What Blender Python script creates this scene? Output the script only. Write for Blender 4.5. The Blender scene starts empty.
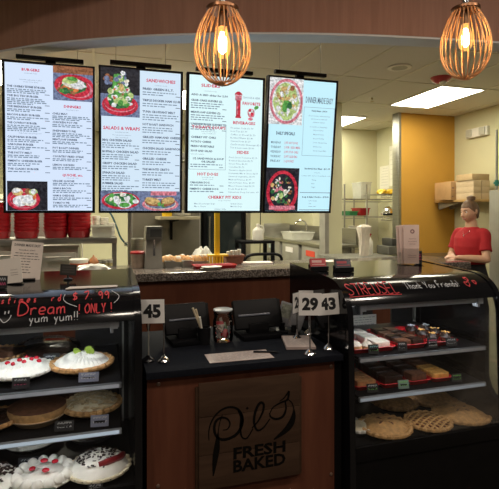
import bpy, bmesh, math, random
from mathutils import Vector, Matrix, Euler
R = random.Random(7)
PI = math.pi
C = bpy.context.scene.collection
# ---------------------------------------------------------------- camera frame
CAMZ = 1.55; F = 480.0; TH = math.radians(17.0); ST, CT = math.sin(TH), math.cos(TH)
CX, CY = 249.5, 212.0
def at(px, py, Y):
    """the point of the plane at depth Y seen at a photograph pixel"""
    a = (px - CX) / F; b = (CY - py) / F
    l = Y / (CT - ST * a)
    return Vector((l * (ST + CT * a), Y, CAMZ + l * b))
def xat(px, Y): return at(px, CY, Y).x
def zat(px, py, Y): return at(px, py, Y).z
def onz(px, py, Z):
    """the point of the level plane at height Z seen at a photograph pixel"""
    a = (px - CX) / F; b = (CY - py) / F
    l = (Z - CAMZ) / b
    return Vector((l * (ST + CT * a), l * (CT - ST * a), Z))

# ---------------------------------------------------------------- materials
MATS = {}
def nn(nt, t, **kw):
    n = nt.nodes.new(t)
    for k, v in kw.items(): setattr(n, k, v)
    return n
def mat(name, col, rough=.5, metal=0., var=.12, scale=12., bump=0., emit=None, es=1., spec=.5, coat=0., stretch=(1,1,1), sss=0., alpha=1., trans=0.):
    if name in MATS: return MATS[name]
    m = bpy.data.materials.new(name); m.use_nodes = True
    nt = m.node_tree; p = nt.nodes['Principled BSDF']
    p.inputs['Roughness'].default_value = rough; p.inputs['Metallic'].default_value = metal
    p.inputs['Specular IOR Level'].default_value = spec
    p.inputs['Coat Weight'].default_value = coat
    if sss:
        p.inputs['Subsurface Weight'].default_value = sss; p.inputs['Subsurface Radius'].default_value = (.01,.004,.002)
    if trans: p.inputs['Transmission Weight'].default_value = trans
    p.inputs['Alpha'].default_value = alpha
    c = (*col, 1)
    if var > 0 or bump > 0:
        tc = nn(nt, 'ShaderNodeTexCoord'); mp = nn(nt, 'ShaderNodeMapping')
        mp.inputs['Scale'].default_value = stretch
        no = nn(nt, 'ShaderNodeTexNoise'); no.inputs['Scale'].default_value = scale; no.inputs['Detail'].default_value = 4
        nt.links.new(tc.outputs['Object'], mp.inputs['Vector']); nt.links.new(mp.outputs[0], no.inputs['Vector'])
        if var > 0:
            r = nn(nt, 'ShaderNodeValToRGB')
            r.color_ramp.elements[0].position = .3; r.color_ramp.elements[1].position = .7
            r.color_ramp.elements[0].color = (*[x * (1 - var) for x in col], 1)
            r.color_ramp.elements[1].color = (*[min(1, x * (1 + var)) for x in col], 1)
            nt.links.new(no.outputs['Fac'], r.inputs['Fac']); nt.links.new(r.outputs['Color'], p.inputs['Base Color'])
        else: p.inputs['Base Color'].default_value = c
        if bump > 0:
            b = nn(nt, 'ShaderNodeBump'); b.inputs['Strength'].default_value = bump; b.inputs['Distance'].default_value = .004
            nt.links.new(no.outputs['Fac'], b.inputs['Height']); nt.links.new(b.outputs['Normal'], p.inputs['Normal'])
    else: p.inputs['Base Color'].default_value = c
    if emit:
        p.inputs['Emission Color'].default_value = (*emit, 1); p.inputs['Emission Strength'].default_value = es
    MATS[name] = m
    return m
def picture_mat(name, col):
    """a mottled patch of a picture on a lit display"""
    m = screen_mat(name, col); nt = m.node_tree; p = nt.nodes['Principled BSDF']
    tc = nn(nt, 'ShaderNodeTexCoord'); no = nn(nt, 'ShaderNodeTexNoise'); no.inputs['Scale'].default_value = 75; no.inputs['Detail'].default_value = 5
    r = nn(nt, 'ShaderNodeValToRGB'); r.color_ramp.elements[0].position = .32; r.color_ramp.elements[1].position = .68
    r.color_ramp.elements[0].color = (*[x*.45 for x in col], 1); r.color_ramp.elements[1].color = (*[min(1, x*1.25+.02) for x in col], 1)
    nt.links.new(tc.outputs['Object'], no.inputs['Vector']); nt.links.new(no.outputs['Fac'], r.inputs['Fac']); nt.links.new(r.outputs['Color'], p.inputs['Emission Color'])
    return m
def screen_mat(name, col, s=1.):
    """a lit pixel of a display: black glass that gives off its colour"""
    return mat(name, (.01,.01,.01), .35, var=0, emit=col, es=s, spec=.2)
def wood(name, c1, c2, along=(1,1,14), scale=3., rough=.45, spec=.12):
    m = bpy.data.materials.new(name); m.use_nodes = True; nt = m.node_tree; p = nt.nodes['Principled BSDF']
    tc = nn(nt, 'ShaderNodeTexCoord'); mp = nn(nt, 'ShaderNodeMapping'); mp.inputs['Scale'].default_value = along
    n1 = nn(nt, 'ShaderNodeTexNoise'); n1.inputs['Scale'].default_value = scale; n1.inputs['Detail'].default_value = 6; n1.inputs['Distortion'].default_value = .6
    r = nn(nt, 'ShaderNodeValToRGB'); r.color_ramp.elements[0].position = .33; r.color_ramp.elements[1].position = .68
    r.color_ramp.elements[0].color = (*c1, 1); r.color_ramp.elements[1].color = (*c2, 1)
    nt.links.new(tc.outputs['Object'], mp.inputs['Vector']); nt.links.new(mp.outputs[0], n1.inputs['Vector'])
    nt.links.new(n1.outputs['Fac'], r.inputs['Fac']); nt.links.new(r.outputs['Color'], p.inputs['Base Color'])
    p.inputs['Roughness'].default_value = rough; p.inputs['Specular IOR Level'].default_value = spec
    MATS[name] = m
    return m
def granite(name, cols, scale=140., rough=.12):
    m = bpy.data.materials.new(name); m.use_nodes = True; nt = m.node_tree; p = nt.nodes['Principled BSDF']
    tc = nn(nt, 'ShaderNodeTexCoord'); v = nn(nt, 'ShaderNodeTexNoise'); v.inputs['Scale'].default_value = scale; v.inputs['Detail'].default_value = 3
    r = nn(nt, 'ShaderNodeValToRGB'); r.color_ramp.elements[0].position = .35; r.color_ramp.elements[1].position = .65
    r.color_ramp.elements[0].color = (*cols[0], 1); r.color_ramp.elements[1].color = (*cols[2], 1)
    e = r.color_ramp.elements.new(.5); e.color = (*cols[1], 1)
    nt.links.new(tc.outputs['Object'], v.inputs['Vector']); nt.links.new(v.outputs['Fac'], r.inputs['Fac']); nt.links.new(r.outputs['Color'], p.inputs['Base Color'])
    p.inputs['Roughness'].default_value = rough
    return m
def glass_mat(name, tint=(1,1,1), gloss=.5, rough=.02):
    """a thin pane: mostly clear, mirror-like at a slant"""
    m = bpy.data.materials.new(name); m.use_nodes = True; nt = m.node_tree; nt.nodes.remove(nt.nodes['Principled BSDF'])
    out = nt.nodes['Material Output']
    t = nn(nt, 'ShaderNodeBsdfTransparent'); t.inputs[0].default_value = (*tint, 1)
    g = nn(nt, 'ShaderNodeBsdfGlossy'); g.inputs['Roughness'].default_value = rough; g.inputs['Color'].default_value = (1,1,1,1)
    fr = nn(nt, 'ShaderNodeFresnel'); fr.inputs['IOR'].default_value = 1.45
    mu = nn(nt, 'ShaderNodeMath', operation='MULTIPLY'); mu.inputs[1].default_value = gloss
    mx = nn(nt, 'ShaderNodeMixShader')
    nt.links.new(fr.outputs[0], mu.inputs[0]); nt.links.new(mu.outputs[0], mx.inputs[0]); nt.links.new(t.outputs[0], mx.inputs[1]); nt.links.new(g.outputs[0], mx.inputs[2])
    nt.links.new(mx.outputs[0], out.inputs['Surface'])
    return m
def bulb_mat(name):
    """amber glass bulb: lets the hot core show through and glows itself"""
    m = bpy.data.materials.new(name); m.use_nodes = True; nt = m.node_tree; nt.nodes.remove(nt.nodes['Principled BSDF'])
    t = nn(nt, 'ShaderNodeBsdfTransparent'); t.inputs[0].default_value = (1,.80,.50,1)
    e = nn(nt, 'ShaderNodeEmission'); e.inputs[0].default_value = (1,.55,.18,1); e.inputs[1].default_value = .55
    a = nn(nt, 'ShaderNodeAddShader'); nt.links.new(t.outputs[0], a.inputs[0]); nt.links.new(e.outputs[0], a.inputs[1]); nt.links.new(a.outputs[0], nt.nodes['Material Output'].inputs['Surface'])
    return m
def tile_ceiling(name):
    m = bpy.data.materials.new(name); m.use_nodes = True; nt = m.node_tree; p = nt.nodes['Principled BSDF']
    tc = nn(nt, 'ShaderNodeTexCoord'); no = nn(nt, 'ShaderNodeTexNoise'); no.inputs['Scale'].default_value = 90
    r = nn(nt, 'ShaderNodeValToRGB'); r.color_ramp.elements[0].color = (.58,.55,.48,1); r.color_ramp.elements[1].color = (.68,.65,.57,1)
    nt.links.new(tc.outputs['Object'], no.inputs['Vector']); nt.links.new(no.outputs['Fac'], r.inputs['Fac']); nt.links.new(r.outputs['Color'], p.inputs['Base Color'])
    p.inputs['Roughness'].default_value = .9
    return m

# ---------------------------------------------------------------- mesh builder
class MB:
    def __init__(s): s.bm = bmesh.new(); s.mi = 0
    def _tag(s, faces):
        for f in faces: f.material_index = s.mi
    def m(s, i): s.mi = i; return s
    def box(s, x0, x1, y0, y1, z0, z1, bev=0., M=None):
        r = bmesh.ops.create_cube(s.bm, size=1)
        vs = r['verts']
        for v in vs: v.co = Vector(((x0+x1)/2 + v.co.x*(x1-x0), (y0+y1)/2 + v.co.y*(y1-y0), (z0+z1)/2 + v.co.z*(z1-z0)))
        fs = {f for v in vs for f in v.link_faces}; s._tag(fs)
        if bev > 0:
            es = {e for v in vs for e in v.link_edges}
            b = bmesh.ops.bevel(s.bm, geom=list(es), offset=min(bev, .45*min(abs(x1-x0),abs(y1-y0),abs(z1-z0))), segments=2, affect='EDGES', profile=.6)
            s._tag(b['faces']); vs = list({v for f in b['faces'] for v in f.verts} | {v for v in vs if v.is_valid})
        if M is not None:
            for v in vs: v.co = M @ v.co
        return s
    def tube(s, pts, r, n=8, closed=False, cap=True):
        pts = [Vector(p) for p in pts]; N = len(pts)
        rr = r if isinstance(r, (list, tuple)) else [r]*N
        rings = []; up = None
        for i, p in enumerate(pts):
            if closed: t = pts[(i+1) % N] - pts[i-1]
            else: t = pts[min(i+1, N-1)] - pts[max(i-1, 0)]
            t.normalize()
            if up is None:
                up = Vector((0,0,1)) if abs(t.z) < .9 else Vector((1,0,0))
            u = t.cross(up)
            if u.length < 1e-6: u = t.orthogonal()
            u.normalize(); w = u.cross(t).normalized(); up = w
            rings.append([s.bm.verts.new(p + rr[i]*(math.cos(2*PI*k/n)*u + math.sin(2*PI*k/n)*w)) for k in range(n)])
        for i in range(N if closed else N-1):
            a, b = rings[i], rings[(i+1) % N]
            for k in range(n): s._tag([s.bm.faces.new((a[k], a[(k+1)%n], b[(k+1)%n], b[k]))])
        if cap and not closed:
            s._tag([s.bm.faces.new(rings[0][::-1]), s.bm.faces.new(rings[-1])])
        return s
    def lathe(s, prof, c=(0,0,0), n=24, wob=None, M=None, sx=1., sy=1.):
        """prof: (r, z) from bottom to top; wob(theta, r, z) -> (r, z)"""
        c = Vector(c); rings = []
        for (r, z) in prof:
            if r < 1e-6: rings.append([s.bm.verts.new(c + Vector((0,0,z)))])
            else:
                rg = []
                for k in range(n):
                    th = 2*PI*k/n; q, zz = (r, z) if wob is None else wob(th, r, z)
                    rg.append(s.bm.verts.new(c + Vector((q*math.cos(th)*sx, q*math.sin(th)*sy, zz))))
                rings.append(rg)
        for a, b in zip(rings, rings[1:]):
            for k in range(n):
                k2 = (k+1) % n
                if len(a) == 1 and len(b) == 1: break
                if len(a) == 1: f = (a[0], b[k2], b[k])
                elif len(b) == 1: f = (a[k], a[k2], b[0])
                else: f = (a[k], a[k2], b[k2], b[k])
                s._tag([s.bm.faces.new(f)])
        for rg, fl in ((rings[0], True), (rings[-1], False)):
            if len(rg) > 1: s._tag([s.bm.faces.new(rg[::-1] if fl else rg)])
        if M is not None:
            for rg in rings:
                for v in rg: v.co = M @ v.co
        return s
    def cyl(s, p0, p1, r, n=16): return s.tube([p0, p1], r, n)
    def ball(s, c, r, n=12, m=8, M=None):
        rx, ry, rz = r if isinstance(r, (tuple, list)) else (r, r, r)
        prof = [(math.sin(PI*i/m), -math.cos(PI*i/m)) for i in range(m+1)]
        prof[0] = (0, -1); prof[-1] = (0, 1)
        T = Matrix.Translation(c) @ (M if M is not None else Matrix()) @ Matrix.Diagonal((rx, ry, rz, 1))
        return s.lathe(prof, (0,0,0), n, M=T)
    def prism(s, poly, map3, d):
        """poly (a, b) pairs -> 3-D by map3(a, b, t), t from 0 to d"""
        lo = [s.bm.verts.new(map3(a, b, 0)) for a, b in poly]; hi = [s.bm.verts.new(map3(a, b, d)) for a, b in poly]
        n = len(poly)
        s._tag([s.bm.faces.new(lo[::-1]), s.bm.faces.new(hi)])
        for k in range(n): s._tag([s.bm.faces.new((lo[k], lo[(k+1)%n], hi[(k+1)%n], hi[k]))])
        return s
    def poly(s, pts):
        s._tag([s.bm.faces.new([s.bm.verts.new(p) for p in pts])]); return s
    def sheet(s, fn, nu, nv, th=None):
        """grid surface fn(u, v)"""
        g = [[s.bm.verts.new(fn(i/nu, j/nv)) for j in range(nv+1)] for i in range(nu+1)]
        for i in range(nu):
            for j in range(nv): s._tag([s.bm.faces.new((g[i][j], g[i+1][j], g[i+1][j+1], g[i][j+1]))])
        return s
    def raw(s, verts, faces, M):
        vs = [s.bm.verts.new(M @ v) for v in verts]
        for f in faces:
            try: s._tag([s.bm.faces.new([vs[i] for i in f])])
            except ValueError: pass
        return s
    def shift(s, v):
        for q in s.bm.verts: q.co += Vector(v)
        return s
    def xf(s, M):
        for q in s.bm.verts: q.co = M @ q.co
        return s
    def mesh(s, name, mats, smooth=True, ang=.7):
        if smooth is not None:
            bmesh.ops.recalc_face_normals(s.bm, faces=s.bm.faces)
        if smooth:
            for f in s.bm.faces: f.smooth = True
            for e in s.bm.edges:
                if len(e.link_faces) != 2 or e.calc_face_angle(0) > ang: e.smooth = False
        me = bpy.data.meshes.new(name); s.bm.to_mesh(me); s.bm.free()
        for q in (mats if isinstance(mats, (list, tuple)) else [mats]): me.materials.append(q)
        return me
    def build(s, name, mats, parent=None, world=False, smooth=True, ang=.7):
        if world and parent is not None: s.shift(-parent.location)
        o = bpy.data.objects.new(name, s.mesh(name, mats, smooth, ang)); C.objects.link(o)
        if parent is not None: o.parent = parent
        return o
def thing(name, label, cat, loc=(0,0,0), rz=0., group=None):
    o = bpy.data.objects.new(name, None); C.objects.link(o); o.location = loc; o.rotation_euler = (0,0,rz)
    o.empty_display_size = .05
    o['label'] = label; o['category'] = cat
    if group: o['group'] = group
    return o
def tag(o, label, cat, group=None):
    o['label'] = label; o['category'] = cat
    if group: o['group'] = group
    return o
def struct(o): o['kind'] = 'structure'; return o
def dup(o, loc, rz=None, label=None, parent=None):
    c = o.copy(); C.objects.link(c)
    if parent is None:
        c.location = loc
        if rz is not None: c.rotation_euler = (0,0,rz)
        if label: c['label'] = label
    else: c.parent = parent
    for ch in list(o.children): dup(ch, None, parent=c)
    return c
TXT = {}
def glyphs(t, bold=0., res=1):
    k = (t, bold, res)
    if k not in TXT:
        cu = bpy.data.curves.new('lettering', 'FONT'); cu.body = t; cu.size = 1; cu.resolution_u = res; cu.offset = bold
        ob = bpy.data.objects.new('lettering', cu); C.objects.link(ob)
        me = ob.to_mesh()
        vs = [v.co.copy() for v in me.vertices]; fs = [tuple(p.vertices) for p in me.polygons]
        ob.to_mesh_clear(); bpy.data.objects.remove(ob); bpy.data.curves.remove(cu)
        w = max([v.x for v in vs], default=.1)
        TXT[k] = (vs, fs, w)
    return TXT[k]
FACE = Matrix(((1,0,0,0),(0,0,-1,0),(0,1,0,0),(0,0,0,1)))   # xy lettering turned to face -Y
def text(mb, t, x, z, h, y=0., w=None, align='l', bold=0., res=1, M=None, squeeze=1.):
    """h: cap height; w: fitted width"""
    vs, fs, gw = glyphs(t, bold, res); s = h/.7; sx = s*squeeze
    if w: sx = w/gw
    x0 = x - (gw*sx/2 if align == 'c' else gw*sx if align == 'r' else 0)
    T = Matrix.Translation((x0, y, z)) @ FACE @ Matrix.Diagonal((sx, s, 1, 1))
    if M is not None: T = M @ T
    mb.raw(vs, fs, T); return mb
def smooth_path(pts, k=6):
    pts = [Vector(p) for p in pts]; out = []
    for i in range(len(pts)-1):
        p0 = pts[max(i-1,0)]; p1 = pts[i]; p2 = pts[i+1]; p3 = pts[min(i+2, len(pts)-1)]
        for j in range(k):
            t = j/k
            out.append(.5*((2*p1)+(-p0+p2)*t+(2*p0-5*p1+4*p2-p3)*t*t+(-p0+3*p1-3*p2+p3)*t**3))
    out.append(pts[-1]); return out
def ribbon(mb, pts, w, f3):
    """flat stroke through 2-D points, width w (number or list), mapped by f3(a, b)"""
    n = len(pts); L = []; Q = []
    for i, p in enumerate(pts):
        t = Vector(pts[min(i+1,n-1)]) - Vector(pts[max(i-1,0)])
        if t.length < 1e-9: t = Vector((1,0))
        t.normalize(); nrm = Vector((-t.y, t.x)); ww = (w[i] if isinstance(w, list) else w)/2
        L.append(mb.bm.verts.new(f3(p[0]+nrm.x*ww, p[1]+nrm.y*ww))); Q.append(mb.bm.verts.new(f3(p[0]-nrm.x*ww, p[1]-nrm.y*ww)))
    for i in range(n-1): mb._tag([mb.bm.faces.new((L[i], Q[i], Q[i+1], L[i+1]))])
def catt(pts, k=5): return [(v.x, v.y) for v in smooth_path([(a, b, 0) for a, b in pts], k)]

# ---------------------------------------------------------------- palette
black_gloss = mat('black_gloss', (.005,.005,.006), .12, var=.1, spec=.4)
black_satin = mat('black_satin', (.006,.0055,.0055), .45, var=.15, spec=.08)
black_plastic = mat('black_plastic', (.007,.007,.008), .45, var=.15, spec=.15)
case_inner = mat('case_inner', (.012,.011,.010), .6, var=.15)
chrome = mat('chrome', (.75,.75,.76), .12, 1., var=.04)
steel = mat('brushed_steel', (.36,.35,.31), .38, 1., var=.1, scale=5, stretch=(1,1,30))
steel_dull = mat('dull_steel', (.34,.33,.29), .5, .4, var=.12, scale=6)
white_plastic = mat('white_plastic', (.72,.70,.62), .45, var=.04)
clear_plastic = mat('cloudy_plastic', (.62,.62,.55), .3, var=.05, alpha=.55)
paper = mat('paper', (.74,.66,.60), .8, var=.04)
paper_pink = mat('pink_paper', (.86,.66,.58), .8, var=.05)
white_card = mat('white_card', (.75,.73,.70), .7, var=.03)
ink = mat('ink', (.03,.03,.035), .7, var=.05)
red_ink = mat('red_ink', (.55,.03,.05), .6, var=.05)
red_plastic = mat('red_plastic', (.36,.010,.016), .35, var=.08)
red_dark = mat('red_tray_plastic', (.50,.015,.02), .3, var=.08)
chalk_red = mat('chalk_red', (.55,.035,.045), .7, var=.15, scale=200)
chalk_white = mat('chalk_white', (.50,.52,.55), .8, var=.15, scale=200)
counter_wood = wood('counter_wood', (.098,.033,.019), (.130,.047,.026), (2.2,2.2,.25), 7)
sign_wood = wood('sign_wood', (.046,.025,.015), (.066,.037,.022), (1.2,1.2,9), 3.2, .7)
sign_wood2 = wood('sign_wood_back', (.045,.024,.014), (.065,.036,.02), (1.2,1.2,9), 3.2, .7)
cream_wall = mat('cream_wall', (.56,.53,.33), .85, var=.03, scale=3)
pale_wall = mat('pale_wall', (.59,.57,.38), .85, var=.03, scale=3)
yellow_wall = mat('yellow_wall', (.52,.27,.035), .8, var=.04, scale=3)
floor_mat = mat('floor_tile', (.10,.085,.07), .5, var=.2, scale=4)
glass = glass_mat('case_glass', gloss=.32)
jar_glass = glass_mat('jar_glass', (.97,.985,.985), 1.)
yellow_plastic = mat('yellow_plastic', (.78,.50,.02), .4, var=.06)
cardboard = mat('cardboard', (.46,.27,.115), .85, var=.1, scale=9)
cardboard2 = mat('cardboard_pale', (.56,.43,.27), .85, var=.06, scale=9)
crust = mat('pie_crust', (.50,.27,.10), .65, var=.3, scale=55, bump=.5)
crust_pale = mat('pale_crust', (.56,.33,.13), .65, var=.25, scale=45, bump=.5)
cream = mat('whipped_cream', (.80,.78,.70), .55, var=.04, scale=40, bump=.2)
cream_warm = mat('warm_cream', (.74,.66,.46), .55, var=.1, scale=50, bump=.4)
choc = mat('chocolate', (.030,.014,.009), .35, var=.3, scale=60, bump=.5)
choc_mid = mat('milk_chocolate', (.13,.055,.028), .5, var=.3, scale=60, bump=.5)
caramel = mat('caramel_filling', (.34,.12,.035), .4, var=.3, scale=50, bump=.4)
berry = mat('red_berry', (.55,.015,.03), .25, var=.2, scale=60)
kiwi = mat('green_fruit', (.30,.42,.06), .35, var=.25, scale=70)
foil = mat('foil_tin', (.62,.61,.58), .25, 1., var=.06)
bread = mat('bread_roll', (.50,.25,.08), .6, var=.45, scale=25)
black_matte = mat('black_matte', (.006,.006,.007), .9, var=.1, spec=.02)
# ================================================================ the room shell
m = MB(); m.box(-4, 7, -2, 9.2, -.05, 0); struct(m.build('floor', floor_mat))
ceil_m = tile_ceiling('ceiling_tile'); grid_m = mat('ceiling_grid', (.66,.63,.52), .6, var=.03)
CZ = 3.0
m = MB(); m.box(-3.2, 6.2, 2.4, 9.2, CZ, CZ+.04)
m.m(1)
gx = [3.70 + .63*k for k in range(-11, 4)]
for x in gx: m.box(x-.012, x+.012, 2.45, 9.1, CZ-.006, CZ+.004)
gy = [4.60 + 1.05*k for k in range(-2, 5)]
for y in gy: m.box(-3.1, 6.1, y-.012, y+.012, CZ-.0055, CZ+.004)
struct(m.build('ceiling', [ceil_m, grid_m]))
m = MB(); m.box(-3.2, 3.42, 9.0, 9.15, 0, CZ); struct(m.build('wall_back', pale_wall))
m = MB(); m.box(3.42, 4.8, 7.5, 7.65, 0, CZ); m.box(3.42, 3.54, 7.65, 9.15, 0, CZ); struct(m.build('wall_pantry', pale_wall))
m = MB(); m.box(4.66, 4.78, 6.17, 7.5, 0, CZ); struct(m.build('wall_side', pale_wall))
m = MB(); m.box(4.14, 5.2, 6.05, 6.17, 0, CZ); struct(m.build('wall_yellow', yellow_wall))
m = MB(); m.box(5.10, 5.22, 2.4, 6.05, 0, CZ); struct(m.build('wall_right', cream_wall))
m = MB(); m.box(-3.2, -3.08, 3.6, 9.1, 0, CZ); struct(m.build('wall_left', pale_wall))
m = MB(); m.box(2.56, 2.64, 2.15, 3.44, 0, 1.0); struct(m.build('wall_low', cream_wall))
m = MB(); m.box(2.82, 3.03, 5.72, 5.86, 0, CZ); struct(m.build('wall_pier', pale_wall))
# stainless corner guards
m = MB(); m.box(4.105, 4.155, 6.035, 6.185, 0, CZ-.001, .004); o = struct(m.build('trim_1', steel))
m = MB(); m.box(2.775, 2.835, 5.705, 5.875, 0, CZ-.001, .004); o = struct(m.build('trim_2', steel_dull))
# curved bulkhead over the counter
plan = smooth_path([(-1.9,4.75,0),(-1.2,3.98,0),(-.645,3.49,0),(-.26,3.20,0),(.38,2.87,0),(1.29,2.58,0),(2.36,2.40,0),(3.3,2.33,0),(5.1,2.30,0)], 8)
bulk_m = wood('bulkhead_panel', (.34,.18,.128), (.41,.222,.158), (6,6,.35), 5, .6)
white_trim = mat('white_soffit', (.66,.67,.68), .7, var=.03)
m = MB()
def strip(m, z0, z1, off0, off1):
    L = []
    for i, p in enumerate(plan):
        t = plan[min(i+1, len(plan)-1)] - plan[max(i-1, 0)]; t.normalize(); n = Vector((-t.y, t.x, 0))
        a = p + n*off0; b = p + n*off1
        L.append([m.bm.verts.new((a.x,a.y,z0)), m.bm.verts.new((a.x,a.y,z1)), m.bm.verts.new((b.x,b.y,z1)), m.bm.verts.new((b.x,b.y,z0))])
    for a, b in zip(L, L[1:]):
        for k in range(4): m._tag([m.bm.faces.new((a[k], b[k], b[(k+1)%4], a[(k+1)%4]))])
    m._tag([m.bm.faces.new(L[0][::-1]), m.bm.faces.new(L[-1])])
strip(m, 2.612, 3.6, 0, .14); m.m(1); strip(m, 2.60, 2.612, .002, .138)
struct(m.build('soffit', [bulk_m, white_trim]))

# ================================================================ ceiling fittings
diff = mat('light_diffuser', (.9,.9,.85), .5, var=0, emit=(1,.94,.74), es=19.)
def ceiling_light(x0, x1, y0, y1, label):
    t = thing('ceiling_light', label, 'ceiling light', ((x0+x1)/2, (y0+y1)/2, CZ-.012), group='recessed ceiling light panels')
    w, d = (x1-x0)/2, (y1-y0)/2
    m = MB(); b = .018
    m.box(-w, w, -d, -d+b, 0, .011); m.box(-w, w, d-b, d, 0, .011); m.box(-w, -w+b, -d+b, d-b, 0, .011); m.box(w-b, w, -d+b, d-b, 0, .011)
    m.build('frame', white_plastic, t)
    m = MB(); m.box(-w+b, w-b, -d+b, d-b, .003, .010); m.build('diffuser', diff, t)
ceiling_light(3.70, 4.33, 4.60, 5.65, 'long white ceiling light panel in front of the yellow wall, beside the red alarm')
ceiling_light(3.25, 3.86, 6.47, 7.35, 'white ceiling light panel above the pantry shelving, partly behind a menu screen')
ceiling_light(-1.40, -.78, 5.0, 6.05, 'white ceiling light panel glowing above the top corner of the burgers menu screen')
ceiling_light(.90, 1.52, 5.65, 6.70, 'added white ceiling light panel, unseen behind the sliders menu screen')  # added panel, out of view, to light the kitchen
p = onz(399.5, 67, CZ)
t = thing('ceiling_speaker', 'round flat white speaker grille set in the ceiling tile', 'speaker', (p.x, p.y, CZ-.012))
m = MB(); m.lathe([(.105,.012),(.118,.006),(.118,.002),(.108,0)], n=40); m.build('rim', white_plastic, t)
m = MB(); m.lathe([(.107,.006),(.107,.0012),(.03,-.002),(0,-.003)], n=40); m.build('grille', mat('speaker_grille', (.42,.41,.34), .7, var=.1, scale=300), t)
p = onz(441, 77.5, CZ)
t = thing('fire_alarm', 'red round fire alarm strobe on the ceiling tiles', 'fire alarm', (p.x, p.y, CZ))
m = MB(); m.lathe([(0,-.062),(.04,-.06),(.075,-.045),(.10,-.02),(.107,-.006),(.107,0)], n=32); m.build('base', mat('alarm_red', (.40,.03,.03), .4, var=.05), t)
m = MB(); m.ball((0,-.03,-.062), (.038,.038,.024), 16, 8); m.build('lens', white_plastic, t)
p = onz(372, 97, CZ)
t = thing('sprinkler_head', 'small brass sprinkler head hanging from the ceiling', 'sprinkler', (p.x, p.y, CZ+.003))
brass = mat('brass', (.45,.36,.20), .35, .9, var=.1)
m = MB(); m.lathe([(0,-.012),(.032,-.010),(.036,0)], n=20); m.build('escutcheon', white_plastic, t)
m = MB(); m.cyl((0,0,-.01),(0,0,-.035),.011,10); m.tube([(-.011,0,-.032),(-.014,0,-.048),(0,0,-.062)],.003,6); m.tube([(.011,0,-.032),(.014,0,-.048),(0,0,-.062)],.003,6); m.build('body', brass, t)
m = MB(); m.lathe([(.026,-.067),(.026,-.063),(.004,-.061)], n=18); m.build('deflector', brass, t)
# emergency light on the wall over the boxes
p = at(479, 132.5, 5.4); Xw = 5.10
k = (479-CX)/F; Y0 = Xw*(CT-ST*k)/(ST+CT*k)
zc = zat(479, 132.5, Y0)
t = thing('emergency_light', 'cream twin-lamp emergency light on the wall above the boxes', 'emergency light', (Xw+.003, Y0, zc))
m = MB(); m.box(-.06, 0, -.20, .20, -.065, .065, .012); m.build('housing', cardboard2 if False else white_plastic, t)
for s in (-1, 1):
    m = MB(); m.box(-.085, -.055, s*.125-.05, s*.125+.05, -.05, .055, .012); m.build('lamp', mat('lamp_grey', (.45,.44,.36), .4, var=.05), t)

# ================================================================ whisk pendants
copper = mat('copper_wire', (.78,.44,.22), .45, .4, var=.06)
dark_wire = mat('dark_wire', (.20,.13,.09), .35, 1., var=.06)
bulb_m = mat('lit_bulb', (.9,.7,.4), .3, var=0, emit=(1,.72,.36), es=42.)
fil_m = mat('filament', (1,.8,.5), .3, var=0, emit=(1,.78,.42), es=120.)
amber = glass_mat('amber_glass', (1.,.80,.50), 1.)
def pendant(px, Y, label, rot):
    X = xat(px, Y); ztop = zat(px, 9, Y); zb = zat(px, 86 if px < 300 else 80, Y)
    H = ztop - zb
    t = thing('pendant_light', label, 'pendant light', (X, Y, zb), group='whisk-shaped pendant lights')
    m = MB(); m.cyl((0,0,H+.05),(0,0,3.38-zb),.006,8); m.build('cord', black_satin, t)
    m = MB(); m.cyl((0,0,H+.005),(0,0,H+.075),.017,16); m.lathe([(.02,H+.07),(.024,H+.085),(.012,H+.1)], n=16); m.build('neck', chrome, t)
    m = MB(); m.lathe([(.062,H-.012),(.066,H-.008),(.066,H+.004),(.058,H+.008),(.02,H+.012)], n=32); m.build('cap', mat('copper_cap', (.30,.15,.08), .35, 1., var=.08), t)
    nw = 12
    for k in range(nw):
        th = PI*k/nw + rot; m = MB(); pts = []
        prof = [(.060,H-.006),(.073,H*.91),(.096,H*.79),(.116,H*.61),(.121,H*.45),(.114,H*.30),(.090,H*.16),(.050,H*.055),(0,H*.003+.004*(k%5))]
        a = [Vector((r*math.cos(th), r*math.sin(th), z)) for r, z in prof]
        b = [Vector((-r*math.cos(th), -r*math.sin(th), z)) for r, z in prof[:-1]][::-1]
        m.tube(smooth_path([Vector((q.x*.94,q.y*.94,q.z)) for q in a+b], 4), .0028, 6); m.build('whisk_wire', copper, t)
    m = MB(); m.cyl((0,0,H-.005),(0,0,H-.075),.019,16); m.build('socket', mat('socket', (.22,.13,.07), .4, .6, var=.1), t)
    b_ = MB(); b_.lathe([(0,-.132),(.016,-.128),(.029,-.112),(.034,-.088),(.031,-.058),(.021,-.02),(.017,0)], (0,0,H-.07), 20); bo = b_.build('bulb', bulb_mat('amber_bulb'), t)
    m = MB()
    for q in range(6):
        th = q*PI/3; m.tube([(.012*math.cos(th),.012*math.sin(th),H-.175),(.009*math.cos(th+.4),.009*math.sin(th+.4),H-.10)],.0016,5)
    m.build('filament', fil_m, bo)
    m = MB(); m.lathe([(.006,H-.182),(.017,H-.17),(.018,H-.13),(.009,H-.095)], n=16); m.build('glowing_core', bulb_m, bo)
pendant(222.5, 1.9, 'lit copper whisk pendant light hanging before the sliders menu screen', .1)
pendant(465.5, 1.9, 'lit copper whisk pendant light hanging near the red ceiling alarm', .22)

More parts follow.
